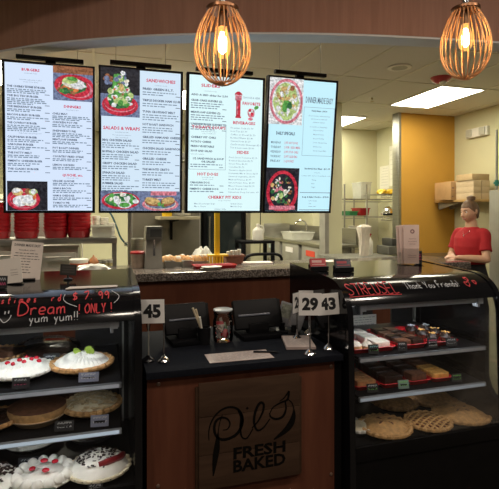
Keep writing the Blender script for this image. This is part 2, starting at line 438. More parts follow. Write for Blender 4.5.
# ================================================================ menu screens
SC = [screen_mat('screen_white_%d' % i, c, 1.0) for i, c in enumerate([(.68,.80,.99),(.66,.81,.95),(.74,.97,.99),(.58,.90,1.)])]
s_red = screen_mat('screen_red', (.62,.03,.09)); s_ink = screen_mat('screen_ink', (.07,.10,.17)); s_grey = screen_mat('screen_grey', (.17,.24,.34)); s_teal = screen_mat('screen_teal', (.15,.55,.52))
s_black = picture_mat('screen_black', (.012,.012,.02)); s_plate = picture_mat('screen_plate_red', (.58,.02,.05)); s_brown = picture_mat('screen_brown', (.32,.12,.05))
s_green = picture_mat('screen_green', (.10,.38,.07)); s_lime = picture_mat('screen_lime', (.48,.62,.22)); s_cream = picture_mat('screen_cream', (.78,.74,.60)); s_pinkish = picture_mat('screen_pink', (.70,.22,.28))
s_tan = picture_mat('screen_tan', (.62,.42,.16)); s_blue = picture_mat('screen_table_blue', (.16,.20,.34)); s_leaf = picture_mat('screen_leaf', (.03,.16,.05)); s_white = picture_mat('screen_bright', (.82,.88,.92)); s_orange = picture_mat('screen_orange', (.70,.20,.05))
PHOTO = [s_black, s_plate, s_brown, s_green, s_lime, s_cream, s_pinkish, s_tan, s_blue, s_leaf, s_white, s_orange]
BK, PL, BR, GR, LI, CRM, PK, TN, BL, LF, WH, OR = range(12)
W, H = .535, .955
class Photo:
    """a picture shown on the display: clipped ellipses and blobs, each a layer nearer the glass"""
    def __init__(s, u0, v0, u1, v1, bg):
        s.x0, s.x1, s.z1, s.z0 = u0, u1, v0, v1; s.mb = MB(); s.lay = 0; s.rect(u0, v0, u1, v1, bg)
    def P(s, u, v): return Vector((-W/2 + .012 + u*(W-.024), -.0215 - .00004*s.lay, H - .012 - v*(H-.024)))
    def rect(s, u0, v0, u1, v1, k):
        s.lay += 1; s.mb.m(k).poly([s.P(u0,v1), s.P(u1,v1), s.P(u1,v0), s.P(u0,v0)])
    def ell(s, u, v, ru, rv, k, n=22, rot=0., wob=0.):
        s.lay += 1; pts = []
        for i in range(n):
            th = 2*PI*i/n; q = 1 + wob*(R.random()-.5)
            du, dv = q*math.cos(th)*ru, q*math.sin(th)*rv
            asp = (H-.024)/(W-.024)
            a, b = du, dv*asp
            a, b = a*math.cos(rot)-b*math.sin(rot), a*math.sin(rot)+b*math.cos(rot)
            pts.append((min(max(u+a, s.x0), s.x1), min(max(v+b/asp, s.z1), s.z0)))
        s.mb.m(k); s.mb._tag([s.mb.bm.faces.new([s.mb.bm.verts.new(s.P(a,b)) for a, b in pts[::-1]])])
    def blobs(s, n, u, v, ru, rv, ks, r0=.012, r1=.03):
        for i in range(n):
            th = R.random()*2*PI; q = math.sqrt(R.random())
            s.ell(u+q*ru*math.cos(th), v+q*rv*math.sin(th), R.uniform(r0,r1), R.uniform(r0,r1)*.55, R.choice(ks), 8, R.random()*3, .5)
    def build(s, t): return s.mb.build('food_photo', PHOTO, t, smooth=None)
class Menu:
    def __init__(s, px0, px1, tilt, k, label):
        Y = 3.38 if tilt < .12 else 3.40
        x0, x1 = xat(px0, Y), xat(px1, Y); s.W = W
        zt = zat((px0+px1)/2, 212.8, Y)
        s.t = t = thing('menu_screen', label, 'menu screen', ((x0+x1)/2, Y, zt), group='upright menu screens above the counter')
        t.rotation_euler = (tilt, 0, 0); t.scale = ((x1-x0)/W, 1, (1.005, 1.022, 1.022, 1.048)[k])
        m = MB(); b = .016
        m.box(-W/2, W/2, -.02, .035, 0, b); m.box(-W/2, W/2, -.02, .035, H-b, H); m.box(-W/2, -W/2+b, -.02, .035, b, H-b); m.box(W/2-b, W/2, -.02, .035, b, H-b); m.box(-W/2+b, W/2-b, -.005, .035, b, H-b)
        m.build('bezel', black_plastic, t)
        m = MB(); m.box(-W/2+b, W/2-b, -.0205, -.006, b, H-b); m.build('display', SC[k], t, smooth=False)
        m = MB(); m.box(-.15, .15, .036, .075, .25, .75); m.box(-.03, .03, .06, .09, .7, H+.045); m.build('mount_plate', black_satin, t)
        m = MB(); m.box(-.37*W, .37*W, .035, .08, H+.026, H+.052, .004); m.build('mount_rail', black_satin, t)
        for sx in (-.3, .3):
            m = MB(); m.tube([(sx*W, .06, H+.045), (sx*W, .06+.45*math.sin(tilt), H+.045+.415)], .0016, 6); m.build('hanger_rod', mat('rod_tan', (.16,.15,.12), .7, var=.03), t)
        s.r, s.k, s.g = MB(), MB(), MB()
    def xz(s, u, v): return -W/2 + .012 + u*(W-.024), H - .012 - v*(H-.024)
    def head(s, t, u, v, h=.017, a='c', w=None, col='r', bold=.030):
        x, z = s.xz(u, v); mb = MB() if col == 'r' else s.k; text(mb, t, x, z - h*(H-.024)/2, h*(H-.024), -.0218, align=a, bold=bold, w=None if w is None else w*(W-.024))
        if col == 'r': mb.build('heading', s_red, s.t, smooth=None)
    def item(s, t, u, v, h=.0088, a='l', w=None, bold=.036):
        x, z = s.xz(u, v); text(s.k, t, x, z - h*(H-.024)/2, h*(H-.024), -.0216, align=a, bold=bold, w=None if w is None else w*(W-.024))
    def small(s, t, u, v, h=.0072, a='l', w=None):
        x, z = s.xz(u, v); text(s.g, t, x, z - h*(H-.024)/2, h*(H-.024), -.0216, align=a, bold=.004, w=None if w is None else w*(W-.024))
    def fine(s, u0, u1, v, n, dv=.0125, price=True):
        """illegible fine print: rows of word-long marks"""
        for i in range(n):
            u = u0; end = u1 - (R.uniform(0,.12) if i < n-1 else (u1-u0)*R.uniform(.25,.5))
            while u < end - .01:
                w = min(R.uniform(.018,.06), end-u); x0, z = s.xz(u, v+i*dv); x1, _ = s.xz(u+w, 0)
                hh = .0031; s.g.poly([(x0,-.0214,z-hh),(x1,-.0214,z-hh),(x1,-.0214,z+hh),(x0,-.0214,z+hh)]); u += w + .011
        if price:
            x0, z = s.xz(u1-.055, v+(n-1)*dv+.004); x1, _ = s.xz(u1, 0); s.k.poly([(x0,-.0214,z-.002),(x1,-.0214,z-.002),(x1,-.0214,z+.002),(x0,-.0214,z+.002)])
    def frame(s, u0, v0, u1, v1, mb=None, w=.0022):
        mb = mb or s.g
        for a, b, c, d in ((u0,v0,u1,v0),(u0,v1,u1,v1),(u0,v0,u0,v1),(u1,v0,u1,v1)):
            x0, z0 = s.xz(a, b); x1, z1 = s.xz(c, d)
            mb.poly([(x0-w/2,-.0213,z1-w/2),(x1+w/2,-.0213,z1-w/2),(x1+w/2,-.0213,z0+w/2),(x0-w/2,-.0213,z0+w/2)])
    def done(s, gm=None):
        s.r.bm.free(); s.k.build('menu_lettering', s_ink, s.t, smooth=None); s.g.build('fine_print', gm or s_grey, s.t, smooth=None)

# burgers and dinners
M = Menu(4, 95, .062, 0, 'menu screen headed burgers and dinners, with a photo of pancakes at the bottom')
M.head('BURGERS', .29, .045, w=.20); M.small('Served with 1 side', .29, .068, a='c')
M.small('Substitute veggie patty or grilled', .29, .112, a='c'); M.small('chicken for no charge', .29, .126, a='c'); M.small('add bacon for 1.50', .29, .152, a='c')
for nm, n, v in (('THE CHERRY BOMB BURGER',3,.16),('THE BIG TEX BURGER',4,.222),('THE BREAKFAST BURGER',2,.294),('BACON & BLEU BURGER',2,.348),('THE COWBOY BURGER',4,.402),('CALIFORNIA BURGER',2,.497),('CAROLINA BURGER',2,.547),('THE PATTY MELT',2,.603),('PIMENTO CHEESEBURGER',2,.658),('THE CLASSIC BURGER',1,.712)):
    M.item(nm, .03, v, .0125, w=.0192*len(nm)); M.fine(.03, .5, v+.019, n, .0115)
M.small('Single Patty Cowboy Burger 8.99', .28, .470, a='c')
M.head('DINNERS', .76, .275, w=.20); M.small('Served with 2 sides', .76, .298, a='c')
for i, (nm, n) in enumerate((('CHILI MAC',3),('CHICKEN POT PIE',2),("SHEPHERD'S PIE",3),('MEATLOAF DINNER',2),('POT ROAST DINNER',2),('COUNTRY FRIED STEAK',2),('LEMON CHICKEN',2))):
    v = .327 + .0585*i; M.item(nm, .53, v, .0125, w=.0192*len(nm)); M.fine(.53, .98, v+.018, n, .0112)
M.head('QUICHE, etc.', .76, .748, w=.24); M.small('Served with 1 side', .76, .768, a='c')
for i, (nm, n) in enumerate((('VEGGIE QUICHE',2),('HAM & BACON',2),('HAM & CHEDDAR',2),('TOMATO PIE',2))):
    v = .79 + .0505*i; M.item(nm, .53, v, .0125, w=.0192*len(nm)); M.fine(.53, .98, v+.017, n, .0112)
p = Photo(.54, 0, 1, .235, BL); p.rect(.54,0,1,.05,BR); p.ell(.80,.14,.25,.085,PL,rot=.15); p.ell(.80,.145,.2,.065,PK,rot=.15); p.ell(.79,.14,.18,.066,PL,rot=.15); p.ell(.76,.135,.15,.05,LF,14,wob=.4); p.ell(.74,.15,.10,.026,OR,12,.2,.2); p.blobs(8,.76,.16,.15,.03,[GR,LF,BR],.02,.04); p.ell(.78,.115,.13,.038,CRM,16,.15,.3); p.ell(.82,.12,.1,.03,WH,14,.2,.3); p.ell(.74,.095,.09,.024,LI,14,-.2,.3); p.ell(.76,.083,.06,.014,GR,12,.1,.3); p.build(M.t)
p = Photo(.02, .795, .47, .995, BK); p.ell(.20,.92,.185,.075,PL); p.ell(.20,.925,.15,.055,PK,rot=.1); p.ell(.20,.925,.145,.05,PL,rot=.1); p.ell(.13,.865,.06,.026,CRM,16,wob=.2); p.ell(.14,.875,.055,.02,TN,14,wob=.2); p.ell(.12,.86,.045,.015,WH,12,wob=.2); p.ell(.25,.865,.035,.024,BR,10,wob=.3); p.ell(.31,.87,.045,.025,LI,12,wob=.3); p.ell(.31,.865,.03,.018,WH,12,wob=.3); p.ell(.17,.93,.085,.04,WH,16,wob=.15); p.ell(.26,.925,.085,.038,CRM,16,.2,.15); p.ell(.25,.92,.07,.03,WH,14,.2,.15); p.blobs(5,.33,.9,.03,.02,[PL,OR],.012,.02); p.build(M.t)
M.done()

# sandwiches and salads
M = Menu(98.7, 181.3, .062, 1, 'menu screen headed sandwiches, with a big salad photo in its top corner')
M.head('SANDWICHES', .74, .068, .022, w=.37); M.small('Served with one side', .74, .10, a='c')
for nm, n, v in (('FRIED GREEN B.L.T.',2,.128),('TRIPLE DECKER HAM CLUB',2,.208),('TUNA CROISSANT MELT',3,.288),('HOT ROAST SANDWICH',3,.378),('GRILLED HAM AND CHEESE',2,.468),('CHICKEN SALAD SANDWICH',2,.548),('GRILLED CHEESE',2,.622),('THE MONTE CRISTO',2,.698),('TURKEY MELT',3,.772)):
    M.item(nm, .51, v, .0145, w=.0218*len(nm)); M.fine(.51, .985, v+.024, n, .0165)
M.head('SALADS & WRAPS', .255, .415, .022, w=.45); M.small('Served with one side', .255, .443, a='c'); M.small('Have any salad as a wrap w/ a', .255, .463, a='c'); M.small('Side or Salad Greens', .255, .48, a='c')
for nm, n, v in (('BBQ CHICKEN SALAD',3,.50),('BUFFALO CHICKEN SALAD',3,.58),('CRISPY CHICKEN SALAD',2,.662),('SPINACH SALAD',3,.728),('SUMMER SALAD',3,.802)):
    M.item(nm, .02, v, .0145, w=.0212*len(nm)); M.fine(.02, .47, v+.022, n, .0145)
p = Photo(.0, .0, .475, .335, BK); p.rect(0,.18,.475,.335,BL); p.blobs(8,.08,.06,.06,.05,[BR,PL,BL],.02,.04); p.ell(.235,.255,.22,.075,PL); p.ell(.235,.25,.19,.055,PK); p.ell(.235,.245,.185,.052,PL); p.ell(.235,.20,.16,.085,LF,18,wob=.2); p.ell(.24,.13,.10,.09,GR,16,wob=.3); p.blobs(34,.235,.20,.16,.065,[CRM,WH,LI,GR,CRM,WH],.02,.04); p.blobs(24,.245,.10,.085,.075,[WH,CRM,LI,GR,BL],.018,.035); p.ell(.25,.135,.028,.03,TN,10); p.blobs(7,.22,.16,.15,.06,[PL,OR,BR],.012,.018); p.ell(.20,.225,.05,.018,LI,10,-.6); p.ell(.28,.225,.05,.016,LI,10,.6); p.ell(.24,.24,.035,.022,GR,10,.2); p.build(M.t)
p = Photo(.0, .855, .49, .995, BL); p.rect(0,.855,.49,.88,BL); p.ell(.245,.925,.235,.062,PL); p.ell(.245,.92,.2,.05,WH,rot=0); p.ell(.245,.922,.195,.048,LF); p.blobs(16,.24,.915,.16,.035,[GR,LF,GR,LI],.03,.05); p.blobs(10,.24,.91,.12,.03,[WH,CRM],.02,.04); p.ell(.29,.955,.085,.024,WH,18); p.ell(.29,.955,.065,.017,GR,16); p.ell(.43,.93,.04,.016,WH,12); p.build(M.t)
p = Photo(.49, .855, 1, .995, BL); p.rect(.62,.855,.95,.885,PK); p.ell(.745,.95,.235,.05,PK); p.ell(.745,.945,.2,.04,CRM); p.ell(.745,.945,.19,.036,BL); p.ell(.64,.932,.105,.032,BR,14,.2,.15); p.ell(.64,.925,.095,.025,TN,14,.2,.15); p.ell(.84,.93,.10,.032,BR,14,-.2,.15); p.ell(.84,.923,.09,.024,TN,14,-.2,.15); p.blobs(5,.75,.955,.08,.01,[GR,BR],.02,.03); p.build(M.t)
M.done()

# sliders, soups, sides
M = Menu(184.8, 260.8, .082, 2, 'menu screen headed sliders and soups, with a red milkshake picture')
M.head('SLIDERS', .285, .075, .021, w=.25); M.small('Served with one side', .285, .115, a='c'); M.item('ADD A 3RD slider for 2.50', .275, .145, .0125, a='c', w=.48)
v = .185
for nm, n in (('CRAB CAKE SLIDERS (2)',3),('MEATLOAF SLIDERS (2)',3),('CHEESEBURGER SLIDERS (2)',2)):
    M.item(nm, .03, v, .0135, w=.0195*len(nm)); M.fine(.03, .5, v+.022, n, .016); v += .022 + n*.016 + .016
M.head("TODAY'S SOUPS", .27, .378, .022, w=.45); M.small('Soup served with crackers', .27, .408, a='c'); M.small('CUP 2.99  BOWL 3.99', .27, .424, a='c')
for nm, v in (('CHERRY PIT CHILI',.452),('POTATO CHEESE',.485),('FRESH VEGETABLE',.518),('SOUP AND SALAD',.552)): M.item(nm, .035, v, .0135, w=.0205*len(nm))
M.small('served with breadsticks', .035, .576); M.item('1/2 SANDWICH & SOUP', .27, .608, .0135, a='c', w=.42); M.item('OR SALAD', .27, .630, .0135, a='c', w=.19)
M.fine(.035, .47, .652, 2, .016); M.frame(.015, .352, .50, .688)
M.head('HOT DOGS', .265, .722, .021, w=.28); M.small('Served with one side', .265, .746, a='c'); M.small('add chili or cheese', .265, .760, a='c')
M.item('CAROLINA DOG', .03, .785, .0135, w=.26); M.fine(.03, .48, .805, 1); M.item('PIMENTO CHEESE DOG', .03, .832, .0135, w=.38); M.fine(.03, .48, .852, 1)
M.head('BEVERAGES', .745, .332, .021, w=.31)
for i, (s_) in enumerate(['Fountain Soda $1.79','Iced Tea $1.79','Coffee or Decaf $1.79','Bottled Water $1.49','Canned Soda $1.29','Can/Domestic Beverage $2.00','Tea & Lemonade $1.99']): M.small(s_, .56, .372+.0245*i, .0118, w=.0165*len(s_))
M.head('SIDES', .735, .552, .021, w=.17)
for i, (s_) in enumerate(['Fried Green Tomatoes $2.99','Roasted Zucchini $2.79','Sweet Fries $2.99','Coleslaw $1.99','Cinnamon Apples $1.99','Homemade Mac & Cheese $2.99','Steamed Vegetables $1.99','Mashed Potatoes $1.99','Sweet Potato Fries $2.79','Mixed Greens Salad $2.79','Fresh Fruit $1.99','Substitute Soup for side .99']): M.small(s_, .545, .592+.0238*i, .0108, w=.0152*len(s_))
M.head('CHERRY PIT KIDS', .50, .893, .021, w=.46); M.small('for ages 10 and under', .5, .918, a='c')
M.small('Mini Cheeseburger Single', .09, .942, .0105); M.small('Mac n Cheese', .09, .962, .0105); M.small('Grilled Cheese', .58, .942, .0105); M.small('Mini Hot Dog', .58, .962, .0105); M.small('Chicken Strips', .44, .982, .0105, a='c')
M.small('CHOOSE A NEW', .84, .142, .015, a='c', w=.24); M.head('FAVORITE', .84, .185, .022, a='c', w=.25)
p = Photo(.60, .10, .72, .30, WH); p.mb.bm.clear(); p.lay = 0
p.ell(.66,.125,.052,.02,PL,14); p.rect(.612,.125,.708,.17,WH); p.rect(.618,.13,.702,.165,PK); p.rect(.63,.165,.69,.285,PL); p.rect(.642,.18,.655,.27,PK); p.rect(.622,.285,.70,.297,PL); p.ell(.66,.115,.035,.014,PL,12); p.build(M.t)
p = Photo(.72, .16, 1, .33, WH); p.mb.bm.clear(); p.lay = 0
p.ell(.84,.255,.05,.035,PK,14,wob=.2); p.ell(.835,.25,.035,.022,WH,12,wob=.3); p.ell(.85,.262,.022,.014,PL,10); p.ell(.82,.235,.02,.012,PL,10); p.ell(.83,.30,.035,.012,PK,12); p.rect(.888,.207,.897,.235,GR); p.ell(.91,.212,.034,.013,GR,12,-.5); p.build(M.t)
M.done()

# dinner made easy
M = Menu(262, 329.5, .13, 3, 'menu screen headed dinner made easy, with a plate of pasta photo')
M.head('DINNER MADE EASY', .745, .145, .044, w=.42, col='k', bold=.012)
M.frame(.52, .20, .99, .565)
M.item('Family Meals - $34.95', .755, .225, .0105, a='c')
for i, s_ in enumerate(['Choose any two sides plus bread','add dessert or extra side','pickup or delivery']): M.small(s_, .755, .262+.024*i, .0095, a='c')
M.small('Served Hot or Family Style', .755, .345, .0095, a='c'); M.small('Entree Choices', .755, .37, .0095, a='c')
for i, s_ in enumerate(['Meatloaf Dinner','Roasted Chicken','Lemon Chicken Pasta','Chicken Stew','Cheesy Lasagna Bake']): M.small(s_, .68, .402+.031*i, .0095)
M.item('Sandwich Box Meal - $11.99', .77, .665, .0115, a='c', w=.40); M.small('serves two', .77, .695, .0085, a='c'); M.small('Comes with choice of sandwich, side', .755, .72, .0085, a='c', w=.45)
for i, s_ in enumerate(['Turkey','Beef','Veggie']): M.small(s_, .69, .752+.028*i, .0095)
M.frame(.52, .85, .99, .853); M.item('Soup & Salad Combo - $12.50', .765, .885, .0115, a='c', w=.42)
for i, s_ in enumerate(['half or double','Chili','Caesar Salad']): M.small(s_, .66, .915+.022*i, .0088)
M.frame(.52, .985, .99, .987)
M.item('DAILY SPECIALS', .26, .405, .022, a='c', w=.28)
for i, (a_, b_) in enumerate((('MONDAY','2 PIT HOT DOGS'),('TUESDAY','2 FOR 1 KIDS MEAL'),('WEDNESDAY','2 PIT STOP CHILI'),('THURSDAY','2 PIT SLIDERS'),('FRIDAY','2 QUICHES'))):
    M.item(a_, .05, .475+.0345*i, .0165, w=.15, bold=.012); M.head(b_, .25, .475+.0345*i, .0165, a='l', w=[.2,.24,.21,.2,.15][i], bold=.012)
p = Photo(.0, .0, .495, .34, WH); p.rect(0,0,.495,.34,WH); p.ell(.25,.17,.245,.166,PK,26); p.ell(.25,.17,.21,.145,WH,26); p.ell(.25,.17,.19,.13,LI,22,wob=.2); p.blobs(60,.25,.16,.17,.105,[CRM,TN,LI,WH,CRM,TN,BR],.015,.04); p.ell(.25,.20,.06,.045,GR,12,wob=.4); p.ell(.30,.2,.04,.03,LF,10,wob=.4); p.blobs(12,.25,.24,.15,.035,[WH,CRM,LI],.02,.035); p.build(M.t)
p = Photo(.0, .665, .495, .995, BK); p.ell(.25,.85,.235,.165,PL,26); p.ell(.25,.845,.19,.135,BK,24); p.blobs(70,.25,.84,.17,.115,[TN,BR,CRM,BK,LF,WH,PK,LF],.012,.034); p.ell(.235,.87,.035,.032,LF,10,wob=.4); p.ell(.235,.88,.03,.024,LI,10,wob=.4); p.rect(.06,.955,.45,.985,PK); p.build(M.t)
M.done(s_grey)
# ================================================================ display cases
CW, CD, CTOP, CDECK = .91, .75, 1.215, .415
def prof_curve():
    pts = [(CD, CTOP+.020), (.45, CTOP+.00775)]
    n = 2.5
    for i in range(15):
        th = PI/2*i/14; pts.append((.26 - .24*math.sin(th)**(2/n), .985 + .23*math.cos(th)**(2/n)))
    pts.append((0, CDECK)); return pts
PROF = prof_curve()
def offset_path(pts, d):
    out = []
    for i, p in enumerate(pts):
        a = Vector(pts[max(i-1,0)]); b = Vector(pts[min(i+1,len(pts)-1)]); t = (b-a).normalized()
        n = Vector((t.y, -t.x)); out.append((p[0] - n.x*d, p[1] - n.y*d))
    return out
def prof_y(z):
    for (a, b) in zip(PROF[2:], PROF[3:]):
        if a[1] >= z >= b[1]:
            k = 0 if a[1] == b[1] else (a[1]-z)/(a[1]-b[1]); return a[0] + k*(b[0]-a[0])
    return 0.
shelf_m = mat('shelf_dark', (.010,.010,.011), .3, var=.1, spec=.12)
rail_m = mat('shelf_rail', (.42,.46,.50), .35, .6, var=.05)
def case(X0, label, window, L):
    t = thing('display_case', label, 'display case', (X0, 2.0, 0), group='curved black bakery display cases')
    i0 = offset_path(PROF, .012)
    zi = [i for i, p in enumerate(PROF) if p[1] < 1.105][0]
    def shell(a, b, th, x0, x1):
        o = PROF[a:b]; q = offset_path(PROF, th)[a:b]
        return MB().prism(o + q[::-1], lambda y, z, d: (x0 + d, y, z), x1-x0)
    side_poly = [(CD,0)] + [(CD,CTOP+.020)] + PROF[1:] + [(0,0)]
    m = MB()
    side_out = [(y-.004, z+.004) for y, z in side_poly[1:-1]]
    side_out = [(CD,0),(CD,CTOP+.024)] + side_out[1:] + [(-.004,0)]
    m.prism(side_out, lambda y, z, d: (d, y, z), .03); m.build('side_panel', black_gloss, t)
    m = MB()
    if not window: m.prism(side_out, lambda y, z, d: (CW-.03+d, y, z), .03); m.build('side_panel', black_gloss, t)
    else:
        cut = .115
        bk = [(CD,0),(CD,CTOP+.024)] + [p for p in side_out[2:] if p[0] > cut+.12] + [(cut+.13,1.19),(cut+.05,1.14),(cut+.015,1.09),(cut,1.03),(cut,.66),(cut-.02,.61),(cut-.05,.58),(cut-.09,.565),(-.004+.02,.56),(.016,.0)]
        m.prism(bk, lambda y, z, d: (CW-.03+d, y, z), .03)
        oo = side_out[2:-1] + [(-.004,.0)]
        qq = [(p[0]+.022, p[1]-.018) for p in side_out[2:-1]] + [(.018,0)]
        m.prism(oo + qq[::-1], lambda y, z, d: (CW-.03+d, y, z), .03)
        m.build('side_panel', black_gloss, t)
        MB().prism([(cut+.1,1.17),(.05,1.10),(.018,.98),(.012,.56),(cut-.05,.57),(cut+.01,.66)], lambda y, z, d: (CW-.018+d, y, z), .005).build('side_glass', glass, t)
    shell(0, zi+1, .012, .03, CW-.03).build('top_panel', black_gloss, t)
    shell(zi, len(PROF), .005, .03, CW-.03).build('front_glass', glass, t)
    m = MB(); m.box(.03, CW-.03, 0.0, .02, .0, CDECK-.004); m.box(.03, CW-.03, -.008, .012, CDECK-.035, CDECK+.034, .003); m.build('base_panel', black_satin, t)
    m = MB(); m.box(.03, CW-.03, .02, CD-.03, CDECK-.02, CDECK); m.build('deck', shelf_m, t)
    m = MB(); g0, g1 = (.455,.615) if not window else (.56,.70)
    m.box(.03, g0, CD-.03, CD-.015, CDECK, CTOP-.02); m.box(g1, CW-.03, CD-.03, CD-.015, CDECK, CTOP-.02); m.box(.03, CW-.03, CD-.03, CD-.005, 0, CDECK); m.box(.03, CW-.03, CD-.03, CD-.005, 1.1, CTOP-.012)
    m.build('rear_door', case_inner, t)
    def tube(par, z, y, s, nm):
        MB().cyl((.13,y,z),(CW-.10,y,z),.007,10).build('hidden_light_tube', mat(nm, (.8,.8,.8), .4, var=0, emit=(.93,.97,1.), es=s), par)
    def shelf(z, s, rm, nm, lens):
        m = MB(); m.box(.085, CW-.085, .065, .66, z-.012, z, .002); sh = m.build('shelf', shelf_m, t)
        m = MB(); m.box(.08, CW-.08, .05, .064, z-.022, z+.001, .003); m.build('front_rail', rm, sh)
        m = MB(); m.box(.085, CW-.09, .0485, .0505, z-.018, z-.004); m.build('rail_glow', lens, sh)  # added glowing strip puts the lit edge onto the rail
        for x in (.07, CW-.085):
            m = MB(); m.prism([(.06,z-.028),(.72,z-.055),(.72,z-.013),(.06,z-.013)], lambda y, zz, d: (x+d, y, zz), .008); m.build('bracket', black_satin, sh)
        tube(sh, z-.0195, .082, s, nm)  # added unseen tube under each shelf to brighten the goods below
    shelf(.845, L[1], mat('rail_grey', (.22,.24,.26), .35, .6, var=.05), 'added_tube_mid_%d' % L[3], mat('rail_glow_mid_%d' % L[3], (.3,.3,.3), .3, var=.2, emit=(.72,.84,1.), es=(.12,.03)[L[3]]))
    shelf(.655, L[2], rail_m, 'added_tube_low_%d' % L[3], mat('rail_glow_low_%d' % L[3], (.3,.3,.3), .3, var=.2, emit=(.66,.84,1.), es=(.40,.16)[L[3]]))
    m = MB(); m.box(.085, CW-.09, .062, .075, 1.072, 1.108, .003); m.box(.085, CW-.09, .075, .16, 1.101, 1.108)
    for x in (.09, CW-.125): m.box(x, x+.012, .06, .10, 1.05, 1.125, .002); m.box(x-.002, x+.03, .056, .062, 1.068, 1.112)
    fx = m.build('light_fixture', rail_m, t); tube(fx, 1.088, .10, L[0], 'tube_top_%d' % L[3])
    for x in (.045, CW-.055): MB().box(x, x+.01, CD-.055, CD-.035, CDECK, 1.12).build('shelf_upright', steel_dull, t)
    return t
XL, XR = -.755, 1.10
caseL = case(XL, 'black curved bakery case of whole cream pies with Dream written on top', False, (24., 3.6, 13., 0))
caseR = case(XR, 'black curved bakery case of red pastry trays with fruit pies below', True, (26., 6.0, 2.2, 1))

# ---- chalk-pen writing on the curved black tops
G = {'D':[[(0,0),(0,1),(.35,.95),(.62,.6),(.58,.25),(.3,.02),(0,0)]],'r':[[(0,.55),(.02,0)],[(.02,.35),(.15,.52),(.35,.5)]],'e':[[(0,.28),(.38,.32),(.34,.52),(.12,.54),(0,.3),(.08,.04),(.36,.06)]],
'a':[[(.36,.5),(.1,.52),(0,.25),(.12,.02),(.34,.14),(.37,.5),(.4,0)]],'m':[[(0,.5),(.02,0)],[(.02,.35),(.14,.52),(.25,.45),(.26,0)],[(.26,.36),(.38,.52),(.5,.45),(.53,0)]],
'y':[[(0,.5),(.15,.1),(.3,.5)],[(.3,.5),(.1,-.35)]],'u':[[(0,.5),(.03,.08),(.2,.02),(.32,.15),(.34,.5),(.37,0)]],'o':[[(.18,.52),(0,.3),(.1,.02),(.3,.06),(.36,.32),(.18,.52)]],
'n':[[(0,.5),(.02,0)],[(.02,.34),(.18,.52),(.3,.4),(.32,0)]],'t':[[(.12,.9),(.12,.08),(.28,.02)],[(-.05,.55),(.32,.57)]],'h':[[(0,1),(0,0)],[(0,.35),(.16,.52),(.28,.4),(.3,0)]],'k':[[(0,1),(0,0)],[(.28,.52),(0,.25),(.3,0)]],
'i':[[(.05,.5),(.05,0)],[(.05,.72),(.06,.76)]],'d':[[(.34,1),(.34,0)],[(.34,.45),(.1,.5),(0,.22),(.14,.02),(.34,.12)]],'s':[[(.3,.48),(.08,.5),(.08,.3),(.28,.22),(.24,.02),(0,.05)]],'l':[[(.04,1),(.04,0)]],'c':[[(.32,.46),(.08,.5),(0,.22),(.12,.02),(.34,.08)]],
'O':[[(.3,1),(0,.55),(.2,0),(.55,.3),(.5,.85),(.3,1)]],'N':[[(0,0),(.02,1),(.45,0),(.47,1)]],'L':[[(0,1),(0,0),(.42,.02)]],'Y':[[(0,1),(.24,.5),(.46,1)],[(.24,.5),(.22,0)]],'!':[[(.05,1),(.06,.3)],[(.06,.06),(.07,0)]],
'S':[[(.45,.9),(.15,1),(.02,.75),(.4,.42),(.42,.1),(.1,0),(0,.15)]],'T':[[(0,1),(.52,1)],[(.26,1),(.26,0)]],'R':[[(0,0),(0,1),(.38,.92),(.36,.6),(0,.5)],[(.14,.5),(.44,0)]],'E':[[(.4,1),(0,1),(0,0),(.42,0)],[(0,.5),(.32,.52)]],'U':[[(0,1),(.03,.15),(.25,0),(.44,.18),(.46,1)]],'F':[[(.4,1),(0,1),(0,0)],[(0,.52),(.3,.54)]],
'$':[[(.42,.82),(.15,.88),(.05,.66),(.38,.4),(.36,.14),(.05,.12)],[(.22,1.05),(.2,-.05)]],'7':[[(0,.95),(.45,1),(.15,0)]],'9':[[(.4,.75),(.2,.98),(.02,.72),(.2,.52),(.4,.75),(.34,0)]],'.':[[(.05,.04),(.08,0)]],' ':[]}
def scrawl(mb, s, x, z, h, wid, w, gap=.2):
    """hand lettering fitted to a width, laid on the curved top"""
    adv = []; tot = 0
    for c in s:
        ww = max([q[0] for st in G[c] for q in st], default=.25); adv.append((tot, c)); tot += ww + gap
    k = wid/tot
    for a, c in adv:
        for st in G[c]:
            p = catt([(x + (a+q[0])*k, z + q[1]*h + R.uniform(-.02,.02)*h) for q in st], 3)
            ribbon(mb, p, w, lambda u, v: (u, prof_y(min(max(v,.5),1.2149))-.0055, v))
def stroke(mb, pts, w):
    ribbon(mb, catt(pts, 4), w, lambda u, v: (u, prof_y(min(max(v,.5),1.2149))-.0055, v))
def lx(px, X0): return xat(px, 2.09) - X0
def lz(px, py): return zat(px, py, 2.08)
def writing(par, m_, name, *args, extra=None):
    m = MB(); scrawl(m, *args)
    if extra: extra(m)
    m.build(name, m_, par, smooth=None)
writing(caseL, chalk_red, 'chalk_word', 'Dream', lx(19,XL), lz(40,313.5), .042, lx(68,XL)-lx(19,XL), .0046)
writing(caseL, chalk_red, 'chalk_word', '! ONLY !', lx(79,XL), lz(95,311.5), .032, lx(113,XL)-lx(79,XL), .0042, .22)
writing(caseL, chalk_red, 'chalk_price', '$ 7. 99', lx(72,XL), 1.186, .022, lx(111,XL)-lx(72,XL), .004)
writing(caseL, chalk_red, 'chalk_word', 's t i m e s     r d', lx(0,XL), 1.186, .019, lx(61,XL)-lx(0,XL), .0035)
writing(caseL, chalk_white, 'chalk_word', 'yum yum!!', lx(31,XL), lz(50,319.5), .031, lx(80,XL)-lx(31,XL), .0032)
m = MB()
stroke(m, [(lx(6,XL),lz(8,311)),(lx(6,XL),lz(8,313.5))], .004); stroke(m, [(lx(9.5,XL),lz(10,310.5)),(lx(9.5,XL),lz(10,313))], .004)
